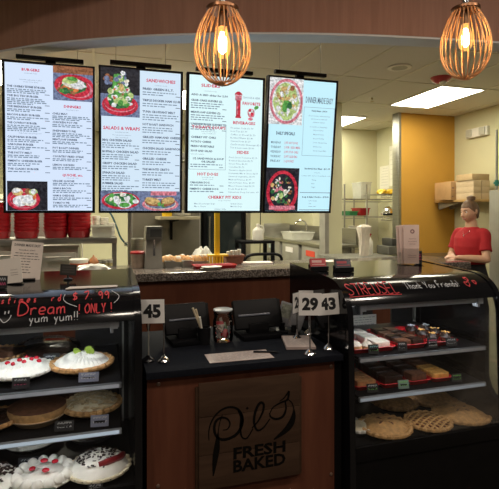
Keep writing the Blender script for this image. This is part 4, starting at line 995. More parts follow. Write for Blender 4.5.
m = MB(); m.box(-.05,-.018,-.0012,.0012,.004,.006); m.build('clip', chrome, t)
# card reader, tilted
def reader(px, py, Y, w, h, label, lean, screen):
    t = thing('card_reader', label, 'card reader', (xat(px,Y), Y, ZC), -.35)
    Rm = Matrix.Translation((0,0,.03)) @ Matrix.Rotation(lean,4,'Y') @ Matrix.Rotation(-.3,4,'X')
    m = MB(); m.box(-w/2, w/2, -.012, .012, 0, h, .006, Rm); m.build('body', mat('reader_grey', (.16,.16,.17), .35, var=.05), t)
    m = MB(); m.box(-w/2+.01, w/2-.01, -.0135, -.011, h*.35, h-.012, 0, Rm); m.build('screen', screen, t)
    m = MB(); m.box(-w*.45, w*.45, -.05, .05, 0, .012, .004); m.cyl((0,0,.01),(0,0,.05),.018); m.build('stand', black_plastic, t)
reader(282, 320, 2.52, .075, .135, 'grey card reader with leaf picture leaning beside the second register', .28, mat('reader_screen', (.20,.21,.17), .2, var=.6, scale=40))
reader(294, 320, 2.45, .075, .135, 'plain grey card reader leaning behind table number 29', .35, mat('reader_screen_plain', (.22,.22,.23), .2, var=.1))
# table numbers
num_ink = mat('number_ink', (.008,.008,.009), .6, var=.05)
def table_number(px, Y, num, label, zb, size, dx=0., yaw=-TH, roll=0., ch=True, pole=None):
    x = xat(px, Y); t = thing('table_number', label, 'table number', (x, Y, ZC), yaw, 'table number stands')
    m = MB(); m.lathe([(.027,0),(.028,.004),(.024,.012),(.012,.022),(.006,.028)], n=24); m.build('base', chrome if ch else black_gloss, t)
    m = MB(); m.cyl((0,0,.02),(0,0,zb-ZC+.03),.0032,8); m.build('stem', chrome if ch else steel_dull, t)
    m = MB()
    for s in (-.006,.006): m.tube([(s*.3,0,zb-ZC-.005),(s,-.003,zb-ZC+.012),(s*1.4,-.003,zb-ZC+.028)],.0022,6)
    m.build('clip', black_satin, t)
    Rm = Matrix.Translation((dx,-.0065,zb-ZC)) @ Matrix.Rotation(roll,4,'Y')
    if size:
        m = MB(); m.box(-size/2, size/2, -.001, .001, 0, size*.98, 0, Rm); cd = m.build('card', white_card, t)
        if num:
            m = MB(); text(m, num, 0, size*.26, size*.50, -.0016, w=size*.70, align='c', bold=.05, res=3, M=Rm); text(m, num, 0, size*.26, size*.50, -.0016, w=size*.70, align='c', bold=.05, res=3, M=Rm @ Matrix.Rotation(PI,4,'Z')); m.build('number', num_ink, cd, smooth=None)
    return t
table_number(163.8, 2.165, '45', 'white table number 45 on a chrome stand beside the pie case', zat(163,323,2.165), .108, -.049, roll=-.02)
table_number(148.5, 2.19, '', 'dark empty stand behind table number 45', zat(148,330,2.19), 0, ch=False)
table_number(310, 2.07, '29', 'white table number 29 in front of the other numbers', zat(311,315,2.07), .106)
table_number(328.8, 2.125, '43', 'white table number 43 tilted beside number 29', zat(328,314.5,2.125), .106, roll=-.09)
table_number(297, 2.33, '20', 'white table number turned edgewise behind number 29', zat(296,312,2.33), .105, yaw=-TH+.95)
table_number(309, 2.42, '41', 'white table number mostly hidden behind number 29', zat(307,311,2.42), .115)

# ================================================================ on top of the pie case
ZT = CTOP + .0006
def ztop(Y): return ZT + .020*max(0, (Y-2.26)/.49)
dark_base = mat('holder_dark', (.02,.018,.018), .35, var=.1)
def upright_card(px, Y, z, w, h, yaw, lean, label, name, cat, m_, roll=0.):
    t = thing(name, label, cat, (xat(px,Y), Y, z-ZT+ztop(Y+.02)), yaw); Rm = Matrix.Translation((0,0,.004)) @ Matrix.Rotation(-lean,4,'X') @ Matrix.Rotation(roll,4,'Y')
    m = MB(); m.box(-w/2, w/2, -.001, .001, 0, h, 0, Rm); m.build('card', m_, t); return t, Rm
yaw0 = -TH
t, Rm = upright_card(24, 2.50, ZT, .138, .178, yaw0+.35, .04, 'tall cream menu card headed dinner made easy on the pie case', 'menu_card', 'menu card', paper, .10)
m = MB(); text(m, 'DINNER MADE EASY', 0, .155, .012, -.0016, w=.115, align='c', bold=.02, M=Rm); text(m, 'Family Meals - $34.95', 0, .135, .006, -.0016, w=.07, align='c', bold=.01, M=Rm)
for k in range(8):
    w_ = (.10,.11,.115,.05,.04,.045,.04,.05)[k]; x = -w_/2
    while x < w_/2-.004: q = R.uniform(.006,.02); m.raw([Vector(v) for v in ((x,-.0016,.121-.013*k),(min(x+q,w_/2),-.0016,.121-.013*k),(min(x+q,w_/2),-.0016,.124-.013*k),(x,-.0016,.124-.013*k))], [(0,1,2,3)], Rm); x += q+.004
m.build('printed_text', ink, t, smooth=None)
m = MB(); m.box(-.05,.05,-.022,.022,0,.008,.003); m.box(-.035,.035,.002,.008,.005,.03); m.build('holder', dark_base, t)
t, Rm = upright_card(9, 2.40, ZT, .125, .112, yaw0, .06, 'cream folded card leaning before the tall dinner menu card', 'folded_card', 'card', mat('card_cream', (.80,.74,.66), .8, var=.03), -.12)
m = MB(); ribbon(m, catt([(.012+.004*i, .057+.004*(i%2)) for i in range(9)],3), .0014, lambda a, b: Rm @ Vector((a,-.0016,b)))
for k in range(2): m.raw([Vector(v) for v in ((.012,-.0016,.045-.01*k),(.046,-.0016,.045-.01*k),(.046,-.0016,.047-.01*k),(.012,-.0016,.047-.01*k))], [(0,1,2,3)], Rm)
m.build('printed_text', mat('faded_ink', (.35,.28,.26), .8, var=.05), t, smooth=None)
m = MB(); m.box(-.06,.055,.002,.03,0,.007,.003); m.build('foot', dark_base, t)
t, Rm = upright_card(-1, 2.30, ZT, .07, .052, yaw0, .1, 'small black sign with red writing at the edge of the pie case top', 'counter_sign', 'sign', card_black)
m = MB()
for k in range(2):
    x = -.03
    while x < .025: ribbon(m.m(1-k), catt([(x,.012+.02*k),(x+.004,.024+.02*k),(x+.008,.012+.02*k)],3), .002, lambda a, b: Rm @ Vector((a,-.0016,b))); x += .010
m.build('handwriting', [mk_white, mk_pink], t, smooth=None)
m = MB(); m.box(-.025,.025,-.015,.02,0,.006,.002); m.build('foot', dark_base, t)
t, Rm = upright_card(68, 2.47, ZT+.016, .078, .052, yaw0, .05, 'little black tent sign on a round foot on the pie case', 'counter_sign', 'sign', mat('sign_board_dark', (.03,.026,.022), .5, var=.1), .05)
m = MB(); m.lathe([(.020,-.016),(.021,-.012),(.006,-.007),(.004,.008)], n=20); m.build('foot', dark_base, t)
m = MB()
for k in range(3):
    x = -.028
    while x < .024: ribbon(m, catt([(x,.012+.012*k),(x+.004,.018+.012*k),(x+.008,.012+.012*k)],3), .0014, lambda a, b: Rm @ Vector((a,-.0016,b))); x += .010
m.build('handwriting', mat('marker_dim', (.20,.19,.17), .8, var=.05), t, smooth=None)
c = onz(90, 287.5, ZT)
t = thing('plastic_sheet', 'thin white plastic sheet lying at the edge of the pie case top', 'sheet', (c.x, c.y, ZT)); m = MB()
m.prism([(-.10,-.028),(.115,-.022),(.118,.018),(-.085,.03)], lambda a, b, d: (a, b, .0006+d), .003); m.build('sheet', paper, t)

# ================================================================ on top of the pastry case
def card_box(px, py, label, m_, mtop):
    c = onz(px, py-2, ZT); t = thing('card_holder', label, 'card holder', (c.x, c.y, ztop(c.y+.03)), yaw0+.12, 'business card holders')
    m = MB(); m.prism([(-.03,0),(.035,0),(.035,.03),(.028,.03),(.024,.012),(-.02,.012),(-.024,.026),(-.03,.024)], lambda y, z, d: (-.05+d, y, z), .10); m.build('holder', black_plastic, t)
    m = MB(); M_ = Matrix.Translation((0,.006,.014)) @ Matrix.Rotation(-.45,4,'X'); m.box(-.045,.045,-.012,.010,0,.052,.002,M_); s_ = m.build('card_stack', m_, t)
    m = MB(); m.box(-.036,.020,-.0130,-.0122,.026,.040,0,M_); m.box(-.036,.036,-.0130,-.0122,.014,.018,0,M_); m.build('print', mtop, s_)
card_box(318.5, 274, 'black holder of red cards on the pastry case, beside the purple-black one', mat('red_cards', (.50,.05,.06), .5, var=.1), mat('card_print', (.72,.45,.42), .6, var=.1))
card_box(343.5, 274.5, 'black holder of dark cards with red print, between the red cards and the brochures', mat('dark_cards', (.035,.03,.05), .4, var=.1), mat('card_print_red', (.42,.06,.08), .6, var=.1))
c = onz(409.5, 266, ZT)
t = thing('brochure_holder', 'clear stand on the pastry case top that holds pink folded menus', 'holder', (c.x, c.y, ztop(c.y+.04)), yaw0, None)
clear = glass_mat('clear_acrylic', (.99,.99,.985), .7)
m = MB(); m.box(-.065,.065,-.03,-.027,0,.10); m.box(-.065,.065,.03,.033,0,.16); m.box(-.065,-.062,-.03,.03,0,.08); m.box(.062,.065,-.03,.03,0,.08); m.box(-.075,.075,-.045,.045,0,.003); m.build('acrylic_body', clear, t)
for i, (dx, y, h, ro) in enumerate(((.004,-.018,.238,.0),(-.012,-.004,.236,-.03),(-.022,.010,.234,-.05))):
    q = thing('takeout_menu', ('front pink folded menu with a round crest in the clear stand', 'second pink folded menu peeking out of the clear stand', 'last pink folded menu at the back of the clear stand')[i], 'menu', (c.x, c.y, ztop(c.y+.04)+.0035), yaw0, 'pink takeout menus')
    Rm = Matrix.Translation((dx, y, 0)) @ Matrix.Rotation(ro,4,'Y'); m = MB(); m.box(-.048,.048,-.004,.004,0,h,.002,Rm); m.build('folded_sheet', paper_pink, q)
    if i == 0:
        m = MB(); zc = .198
        for k in range(8):
            th = k*PI/4; m.box(-.004,.004,-.0049,-.0044,.006,.014,0,Rm @ Matrix.Translation((0.006,0,zc)) @ Matrix.Rotation(th,4,'Y'))
        for k, w_ in enumerate((.04,.05,.034)):
            x = .006-w_/2
            while x < .006+w_/2: ribbon(m, catt([(x,.150-.016*k),(x+.003,.155-.016*k),(x+.006,.150-.016*k)],3), .0014, lambda a, b: Rm @ Vector((a,-.0048,b))); x += .0075
        for k in range(2): m.box(-.02,.03,-.0049,-.0044,.05-.012*k,.052-.012*k,0,Rm)
        m.build('print', mat('menu_print', (.40,.22,.21), .8, var=.05), q)
t, Rm = upright_card(418.5, 2.56, ZT, .045, .075, yaw0, .05, 'small black sign with red letters beside the pink menus', 'counter_sign', 'sign', card_black)
m = MB(); m.box(-.016,.016,-.0018,-.0012,.05,.056,0,Rm); m.box(-.016,.012,-.0018,-.0012,.034,.044,0,Rm); m.box(-.016,.014,-.0018,-.0012,.018,.026,0,Rm); m.build('red_print', mk_pink, t)
m = MB(); m.box(-.02,.02,-.012,.02,0,.006,.002); m.build('foot', dark_base, t)
# ================================================================ granite pass counter
gran = granite('granite', ((.05,.04,.035),(.13,.11,.095),(.30,.26,.23)), 90., .14)
t = thing('pass_counter', 'speckled granite pass counter with wooden front behind the registers', 'counter', (.8, 3.5, 0))
ZG = 1.113
m = MB(); m.box(-2.6, 3.1, 3.47, 4.06, ZG-.06, ZG, .008); m.build('granite_top', gran, t, world=True)
m = MB(); m.box(-2.6, 3.05, 3.52, 3.545, 0, ZG-.06); m.build('front_panel', counter_wood, t, world=True)
m = MB(); m.box(-2.6, 3.05, 3.545, 4.02, 0, .12); m.box(-2.6, -2.575, 3.545, 4.02, .12, ZG-.06); m.box(3.02, 3.05, 3.545, 4.02, .12, ZG-.06); m.box(-2.575, 3.02, 4.0, 4.02, .12, ZG-.06); m.build('carcass', steel_dull, t, world=True)
ZG += .0005
# ---- shelf behind it with the baskets
YS0, YS1, ZS = 4.14, 4.55, 1.335
xe = xat(117, 4.16)
t = thing('pass_shelf', 'stainless shelf on posts carrying the stacks of red baskets', 'shelf', (-.8, 4.3, 0))
m = MB(); m.box(-2.4, xe, YS0, YS1, ZS-.045, ZS, .004); m.build('shelf_board', steel, t, world=True)
for x in (xe-.035, -.55, -1.5, -2.35):
    for y in (YS0+.02, YS1-.05): m = MB(); m.box(x, x+.032, y, y+.03, .90, ZS-.045); m.build('post', steel, t, world=True)
m = MB(); m.box(-2.4, xe+.9, 4.10, 4.75, .86, .90, .004); m.build('worktop', steel, t, world=True)
for x in (-2.38, -.6, xe+.86):
    for y in (4.12, 4.70): m = MB(); m.box(x, x+.03, y, y+.03, 0, .86); m.build('leg', steel, t, world=True)
def basket_stack(px, where, first=[None]):
    x = xat(px, 4.33)
    for k in range(9):
        z = ZS + .0005 + .0285*k; label = 'red plastic basket in the stack ' + where
        if first[0] is None:
            b = thing('food_basket', label, 'basket', (x, 4.33, z), 0, 'stacked red food baskets')
            m = MB(); m.lathe([(.086,0),(.090,.004),(.102,.052),(.107,.056),(.107,.060),(.101,.060),(.086,.030),(.082,.029),(.03,.0285),(0,.0285)], n=30, wob=lambda th, r, z: (r*.94, z)); m.build('basket_body', mat('basket_red', (.50,.014,.024), .4, var=.06), b)
            first[0] = b
        else: dup(first[0], (x, 4.33, z), 0, label)
basket_stack(26.8, 'above the tall menu card'); basket_stack(56, 'second from the clear bin'); basket_stack(79, 'next to the clear bin'); basket_stack(-2, 'cut off by the picture edge')
def bin_(px, Y, z, w, d, h, name, label, cat, m_, mr=None, rz=0., group=None):
    t = thing(name, label, cat, (xat(px,Y), Y, z), rz, group); m = MB()
    def ring(s, zz): return [m.bm.verts.new((sx*w/2*s, sy*d/2*s, zz)) for sx, sy in ((-1,-1),(1,-1),(1,1),(-1,1))]
    rs = [ring(.86,0), ring(1,h), ring(.95,h), ring(.82,.004)]
    for a, b in zip(rs, rs[1:]):
        for k in range(4): m.bm.faces.new((a[k],a[(k+1)%4],b[(k+1)%4],b[k]))
    m.bm.faces.new(rs[0][::-1]); m.bm.faces.new(rs[-1])
    o = bpy.data.objects.new('bin_body', m.mesh('bin_body', m_, True)); C.objects.link(o); o.parent = t
    m = MB(); e = .008
    m.box(-w/2-e,w/2+e,-d/2-e,-d/2+.002,h-.012,h+.002); m.box(-w/2-e,w/2+e,d/2-.002,d/2+e,h-.012,h+.002); m.box(-w/2-e,-w/2+.002,-d/2+.002,d/2-.002,h-.012,h+.002); m.box(w/2-.002,w/2+e,-d/2+.002,d/2-.002,h-.012,h+.002); m.build('rim', mr or m_, t)
    return t
milky = mat('milky_plastic', (.66,.65,.55), .35, var=.05)
bin_(102, 4.33, ZS+.0005, .165, .20, .10, 'storage_bin', 'cloudy white plastic bin at the end of the basket shelf', 'bin', milky)
# kit behind and under the shelf
ZW = .9005
def appliance(px0, px1, Y, z0, z1, d, name, label, cat, m_, door=None, group=None, knobs=0, top=None):
    x0, x1 = xat(px0,Y), xat(px1,Y); t = thing(name, label, cat, ((x0+x1)/2, Y+d/2, z0), 0, group); w = (x1-x0)/2
    m = MB(); m.box(-w,w,-d/2+.02,d/2,.03 if z0 < .05 else 0,z1-z0,.006); m.build('body', m_, t)
    if door: m = MB(); m.box(-w+.02,w-.02,-d/2,-d/2+.02,.06,z1-z0-.05,.004); dd = m.build('door', door, t); m = MB(); m.cyl((-w+.06,-d/2-.03,z1-z0-.09),(w-.06,-d/2-.03,z1-z0-.09),.009,10); m.box(-w+.06,-w+.075,-d/2-.03,-d/2,z1-z0-.095,z1-z0-.085); m.box(w-.075,w-.06,-d/2-.03,-d/2,z1-z0-.095,z1-z0-.085); m.build('handle', steel, dd)
    if top: m = MB(); m.box(-w-.01,w+.01,-d/2-.015,d/2,z1-z0,z1-z0+.02,.003); m.build('lid', top, t)
    for k in range(knobs):
        m = MB(); m.cyl((w*.6-.08*k,-d/2+.0,(z1-z0)*.85),(w*.6-.08*k,-d/2-.02,(z1-z0)*.85),.016,14); m.build('knob', black_plastic, t)
    return t
appliance(-40, 38, 4.85, .0, 1.24, .6, 'warming_cabinet', 'stainless warming cabinet under the basket shelf behind the tall menu card', 'cabinet', steel_dull, steel_dull, top=steel)
appliance(39, 78, 4.80, .0, 1.22, .6, 'warming_cabinet', 'stainless warming cabinet with pale lid under the basket shelf', 'cabinet', steel_dull, steel_dull, top=steel)
appliance(-60, 60, 5.9, .0, 1.75, .6, 'reach_in_cooler', 'wide stainless cooler behind the basket stacks', 'cooler', mat('cooler_cream', (.50,.46,.33), .5, .2, var=.05), steel)
# cup stacks
def cups(px, Y, z, n, r, label, m_=None):
    t = thing('cup_stack', label, 'cups', (xat(px,Y), Y, z), 0, 'stacks of foam cups'); m = MB()
    P = [(r*.8,0)]
    for k in range(n): P += [(r*.97,.04+.016*k),(r,.042+.016*k),(r,.050+.016*k),(r*.93,.052+.016*k)]
    m.lathe(P, n=20); m.build('nested_cups', m_ or white_plastic, t)
cups(96, 4.47, ZS+.0005, 9, .038, 'tall stack of foam cups behind the cloudy bin, by the red baskets')
cups(104, 4.49, ZS+.0005, 8, .04, 'tall stack of foam cups behind the cloudy bin, in its middle')
cups(111, 4.48, ZS+.0005, 5, .036, 'shorter stack of foam cups behind the cloudy bin, at the shelf end')
for i, px in enumerate((93,99,105,110)):
    t = thing('sauce_bottle', 'squat pale sauce tub under the shelf end, ' + ('first','second','third','fourth')[i] + ' from the brown onion', 'tub', (xat(px,4.4), 4.4, ZW), 0, 'pale sauce tubs')
    m = MB(); m.lathe([(.032,0),(.034,.005),(.034,.20),(.03,.21)], n=18); m.build('tub_body', mat('butter', (.66,.55,.25), .5, var=.1), t); m = MB(); m.lathe([(.036,.205),(.037,.225),(.02,.232),(0,.234)], n=18); m.build('lid', white_plastic, t); t.name = 'sauce_tub'
# on the granite, near the black tent sign
t = thing('deli_tub', 'white deli tub with an orange label behind the little black sign', 'tub', (xat(79,3.86), 3.86, ZG)); m = MB()
m.lathe([(.058,0),(.062,.004),(.066,.07)], n=28); m.build('tub_body', white_plastic, t); m = MB(); m.lathe([(.0625,.018),(.0665,.052)], n=28); m.build('label', mat('orange_label', (.55,.13,.05), .6, var=.1), t); m = MB(); m.lathe([(.069,.066),(.070,.078),(.06,.082),(0,.082)], n=28); m.build('lid', white_plastic, t)
t = thing('spoon', 'white spoon handle standing up behind the deli tub', 'spoon', (xat(82.5,3.98), 3.98, ZG)); m = MB(); m.tube([(0,0,.005),(-.004,0,.19)],[.006,.0045],8); m.ball((0,0,.008),(.018,.012,.008)); m.build('spoon_body', white_plastic, t)
t = thing('onion', 'brown onion standing between the deli tub and the plastic bag', 'onion', (xat(93.5,3.9), 3.9, ZG)); m = MB(); m.lathe([(0,0),(.02,.002),(.038,.025),(.040,.05),(.025,.078),(.008,.092),(.004,.105),(0,.106)], n=20); m.build('bulb', mat('onion_skin', (.42,.17,.06), .4, var=.25, scale=30), t)
def bag(px, Y, z, sx, sy, sz, label, seed, m_, name='plastic_bag', cat='bag'):
    t = thing(name, label, cat, (xat(px,Y), Y, z)); rn = random.Random(seed); ph = [rn.random()*6 for _ in range(8)]
    def f(th, r, zz): q = 1 + .12*math.sin(3*th+ph[0]+zz*4) + .10*math.sin(5*th+ph[1]-zz*6) + .06*math.sin(9*th+ph[2]+zz*11); return r*q, max(0, zz*(1+.05*math.sin(4*th+ph[3]+6*r)))
    m = MB(); m.lathe([(.7,0),(1,.08),(1.02,.3),(.98,.5),(.92,.68),(.8,.82),(.58,.92),(.3,1.0),(0,.96)], n=48, wob=f); m.xf(Matrix.Diagonal((sx,sy,sz,1))); m.build('crumpled_film', m_, t); return t
film = mat('plastic_film', (.66,.66,.60), .25, var=.06)
bag(94, 3.70, ZG, .105, .06, .055, 'crumpled clear plastic bag on the granite beside the onion', 3, film)
# ---- middle of the kitchen line
t = thing('equipment_post', 'tall stainless post beside the red-lidded bucket', 'post', (xat(129.5,4.6), 4.6, .9005)); m = MB(); m.box(-.016,.016,-.02,.02,0,1.3); m.build('tube', steel, t)
m = MB(); m.lathe([(.045,0),(.045,.006),(.02,.012)], n=20); m.build('foot', steel_dull, t)
t = thing('blue_hose', 'thin blue hose hanging between the shelf end and the stainless post', 'hose', (xat(118,4.85), 4.85, 0)); m = MB(); m.tube(smooth_path([at(104,205,4.85),at(112,216,4.8),at(117,228,4.8),at(121,238,4.82),at(128,246,4.85),at(133,252,4.9)]), .009, 8); m.shift(-t.location); m.build('hose_body', mat('hose_blue', (.03,.10,.13), .45, var=.1), t)
appliance(131, 201, 5.25, .0, 2.2, .7, 'oven', 'tall stainless oven behind the row of rolls', 'oven', steel_dull, mat('oven_panel', (.22,.205,.155), .5, .5, var=.12, scale=5), group=None)
xs0, xs1 = xat(160, 4.75), xat(200, 4.75)
t = thing('wall_shelf', 'tan shelf on a dark bracket above the row of rolls', 'shelf', ((xs0+xs1)/2, 4.9, 1.475)); 
m = MB(); m.box(xs0, xs1, 4.72, 5.24, 1.475, 1.505, .003); m.build('board', mat('shelf_tan', (.40,.36,.24), .5, .2, var=.06), t, world=True)
xb = xat(175,4.85); m = MB(); m.prism([(4.76,1.475),(5.24,1.475),(5.24,1.25),(5.2,1.25),(5.2,1.44),(4.76,1.465)], lambda y, z, d: (xb+d, y, z), .025); m.build('bracket', black_satin, t, world=True)
t = thing('yellow_tub', 'yellow plastic tub on the tan shelf', 'tub', (xat(167,4.9), 4.9, 1.5055)); m = MB(); m.lathe([(.05,0),(.055,.07),(.058,.075),(.05,.08)], n=24); m.build('tub_body', yellow_plastic, t)
for k in range(6):
    t = thing('plate', 'white plate in the pile on the tan shelf', 'plate', (xat(182,4.9), 4.9, 1.5055+.0095*k), 0, 'white plates on the tan shelf'); m = MB(); m.lathe([(.05,0),(.06,.002),(.09,.012),(.09,.015),(.055,.0075),(0,.0075)], n=26); m.build('plate_body', white_plastic, t)
t = thing('stock_pot', 'steel stock pot behind the red-lidded bucket', 'pot', (xat(138.5,4.72), 4.72, ZW)); m = MB(); m.lathe([(.088,0),(.092,.005),(.092,.39),(.096,.394),(.09,.398)], n=30); m.build('pot_body', steel, t); m = MB(); m.tube([(-.1,0,.36),(-.13,0,.36),(-.13,0,.33),(-.1,0,.33)], .006, 8); m.build('handle', steel, t)
ZW2 = .9005
appl = thing('prep_table', 'stainless prep table behind the granite counter under the row of rolls', 'table', (1.1, 4.4, 0))
m = MB(); m.box(xe+.93, 2.2, 4.10, 4.72, .86, .90, .004); m.build('top', steel, appl, world=True)
for x in (xe+.95, 2.14):
    for y in (4.13, 4.66): m = MB(); m.box(x, x+.03, y, y+.03, 0, .86); m.build('leg', steel, appl, world=True)
t = thing('food_bucket', 'clear bucket with a red lid beside the steel dispenser', 'bucket', (xat(138,3.87), 3.87, ZG)); m = MB(); m.lathe([(.045,0),(.048,.003),(.055,.115),(.052,.115)], n=28); m.build('bucket_body', mat('bucket_tint', (.34,.26,.20), .3, var=.3, scale=14), t); m = MB(); m.lathe([(.060,.108),(.061,.122),(.05,.128),(0,.128)], n=28); m.build('lid', red_plastic, t)
t = thing('can_opener', 'upright steel counter dispenser with a lever, beside the red-lidded bucket', 'dispenser', (xat(153,3.82), 3.82, ZG)); t.name = 'drink_dispenser'
m = MB(); m.prism([(-.068,0),(.068,0),(.055,.24),(-.055,.24)], lambda a, b, d: (a, -.06+d, b), .12); m.build('body', steel_dull, t)
m = MB(); m.prism([(-.066,.225),(.062,.225),(.062,.325),(-.058,.325)], lambda a, b, d: (a, -.10+d, b), .18); m.build('head', steel, t)
m = MB(); m.box(-.03,.055,-.104,-.099,.245,.305); m.build('front_plate', mat('plate_dark', (.12,.12,.11), .4, .5, var=.05), t)
m = MB(); m.tube([(.0,-.075,.23),(.0,-.078,.16),(.0,-.085,.10)],[.006,.006,.010],8); m.build('lever', chrome, t)
# rolls in a steel pan
xr0, xr1 = xat(161,3.98), xat(206,3.98)
t = thing('food_pan', 'long shallow steel pan holding the row of rolls', 'pan', ((xr0+xr1)/2, 3.95, ZG)); m = MB(); w_ = (xr1-xr0)/2
m.box(-w_,w_,-.09,-.084,0,.035); m.box(-w_,w_,.084,.09,0,.035); m.box(-w_,-w_+.006,-.084,.084,0,.035); m.box(w_-.006,w_,-.084,.084,0,.035); m.box(-w_,w_,-.084,.084,0,.004); m.build('pan_body', steel, t)
rn = random.Random(5)
for i in range(8):
    x = xr0 + .03 + (xr1-xr0-.06)*i/7
    t = thing('bread_roll', 'golden roll in the steel pan, ' + ('first','second','third','fourth','fifth','sixth','seventh','eighth','ninth')[i] + ' from the steel dispenser', 'roll', (x, 3.935+.03*(i%2), ZG+.0045), rn.random()*3, 'golden rolls in the pan')
    m = MB(); k_ = rn.uniform(.75,1.05); m.lathe([(0,0),(.036,.0),(.050,.022),(.046,.05),(.026,.072),(0,.078)], n=18, wob=lambda th, r, z: (r*(1+.10*math.sin(3*th+k_*40)), z*k_), sy=1.15); m.build('crumb', bread if rn.random() < .6 else crust, t)
    m = MB(); m.ball((.010,-.018,.060*k_),(.026,.024,.022),8,6); m.build('cream_dab', white_icing, t)
def small_pan(px, Y, w, h, label):
    t = thing('steel_pan', label, 'pan', (xat(px,Y), Y, ZG), 0, 'small steel inset pans'); m = MB()
    m.box(-w/2,w/2,-.04,-.037,0,h); m.box(-w/2,w/2,.037,.04,0,h); m.box(-w/2,-w/2+.003,-.037,.037,0,h); m.box(w/2-.003,w/2,-.037,.037,0,h); m.box(-w/2,w/2,-.037,.037,0,.003); m.box(-w/2-.006,w/2+.006,-.046,-.037,h,h+.003); m.build('pan_body', steel, t)
small_pan(169.5, 3.80, .075, .05, 'small steel pan before the rolls, beside the dispenser'); small_pan(187, 3.80, .075, .05, 'small steel pan before the rolls, toward the white bag')
bag(203, 4.28, ZW2+.0005, .105, .08, .325, 'big clear plastic bag behind the end of the row of rolls', 8, film)
# yellow post and rack, red tray, basket of cups
t = thing('yellow_rack', 'yellow rack with a tall square post and slotted foot on the granite', 'rack', (xat(217,3.86), 3.86, ZG)); 
m = MB(); m.box(-.019,.019,-.019,.019,.02,1.0); m.build('post', yellow_plastic, t)
m = MB()
m.box(-.075,.085,-.05,.05,.075,.088); m.box(-.075,.085,-.05,.05,0,.008)
for x in (-.07,-.045,-.02,.01,.03): m.box(x,x+.012,-.05,-.04,.008,.075); m.box(x,x+.012,.04,.05,.008,.075)
m.build('slotted_foot', yellow_plastic, t)
c0 = xat(215,3.66); t = tray(c0-.17, c0+.17, 3.60, 3.76, ZG, 'red plastic tray on the granite before the yellow rack', red_plastic); t['group'] = 'red trays'
for i in range(2):
    t = thing('plate', ('grey plate at the edge of the granite before the red tray','pale plate stacked on the grey plate')[i], 'plate', (xat(211+i,3.545), 3.555, ZG+.013*i), 0, 'plates before the red tray'); m = MB(); m.lathe([(.05,0),(.055,.002),(.072,.009),(.072,.0125),(.05,.006),(0,.006)], n=28, sx=1.1, sy=.8); m.build('plate_body', (steel_dull, white_plastic)[i], t)
t = bin_(233.5, 3.93, ZG, .155, .12, .075, 'basket', 'brown basket of paper cups beside the yellow rack', 'basket', mat('brown_basket', (.22,.085,.05), .6, var=.2, scale=40))
for i, (dx, n) in enumerate(((-.045,5),(-.012,6),(.022,6),(.05,7))):
    q = thing('cup_stack', 'stack of white paper cups in the brown basket, ' + ('first','second','third','fourth')[i] + ' from the yellow rack', 'cups', (xat(233.5,3.93)+dx, 3.93, ZG+.005), 0, 'paper cups in the brown basket'); m = MB(); P = [(.012,0)]
    for k in range(n): P += [(.0155,.06+.008*k),(.0165,.061+.008*k),(.0165,.066+.008*k),(.0145,.067+.008*k)]
    m.lathe(P, n=16); m.build('nested_cups', white_plastic, q)
# black glass-door fridge
Yf = 5.45; x0, x1 = xat(203,Yf), xat(245.5,Yf)
t = thing('glass_door_fridge', 'tall black glass-door fridge behind the yellow post', 'fridge', ((x0+x1)/2, Yf+.3, 0)); w = (x1-x0)/2
m = MB(); m.box(-w,w,-.27,.3,0,2.0,.006); m.build('cabinet', black_satin, t); m = MB(); m.box(-w+.01,-w+.05,-.3,-.27,.05,1.95); m.box(w-.05,w-.01,-.3,-.27,.05,1.95); m.box(-w+.05,w-.05,-.3,-.27,1.88,1.95); m.box(-w+.05,w-.05,-.3,-.27,.05,.12); d_ = m.build('door_frame', black_plastic, t)
m = MB(); m.box(-w+.05,w-.05,-.288,-.28,.12,1.88); m.build('door_glass', mat('fridge_glass', (.03,.04,.04), .08, var=.3, scale=3), d_)
m = MB(); m.cyl((-w+.07,-.33,.8),(-w+.07,-.33,1.5),.012,10); m.box(-w+.065,-w+.075,-.33,-.3,.82,.84); m.box(-w+.065,-w+.075,-.33,-.3,1.46,1.48); m.build('handle', steel, d_)
t = struct(MB().box(xat(246,5.5), xat(250.5,5.5), 5.5, 5.62, 0, CZ-.001).build('trim_3', mat('jamb_tan', (.42,.39,.27), .6, .1, var=.05)))
# black utility cart with white bottle
Yc = 4.95; x0, x1 = xat(242,Yc), xat(275,Yc); zc = zat(258,241,Yc)
t = thing('utility_cart', 'black utility cart with a raised handle behind the granite', 'cart', ((x0+x1)/2, Yc+.15, 0)); w = (x1-x0)/2
m = MB(); m.box(-w,w,-.15,.15,zc-.03,zc,.006); m.build('top_shelf', black_plastic, t); m = MB(); m.box(-w,w,-.15,.15,.30,.34,.006); m.build('bottom_shelf', black_plastic, t)
for sx in (-1,1):
    for sy in (-1,1): m = MB(); m.box(sx*(w-.02)-.018,sx*(w-.02)+.018,sy*.13-.018,sy*.13+.018,.06,zc-.03); m.cyl((sx*(w-.02)-.012,sy*.13,.035),(sx*(w-.02)+.012,sy*.13,.035),.035,16); m.build('leg', black_plastic, t)
hz = zat(256,256,Yc-.25); m = MB(); m.tube(smooth_path([(-w-.02,-.12,hz-.12),(-w-.03,-.30,hz-.06),(-w+.03,-.32,hz),(0,-.32,hz+.01),(w-.03,-.32,hz),(w+.02,-.30,hz-.06),(w+.01,-.12,hz-.12)],5), .016, 10); m.box(-w-.03,-w+.02,-.15,-.09,hz-.16,hz-.10); m.box(w-.03,w+.02,-.15,-.09,hz-.16,hz-.10); m.build('handle', black_plastic, t)
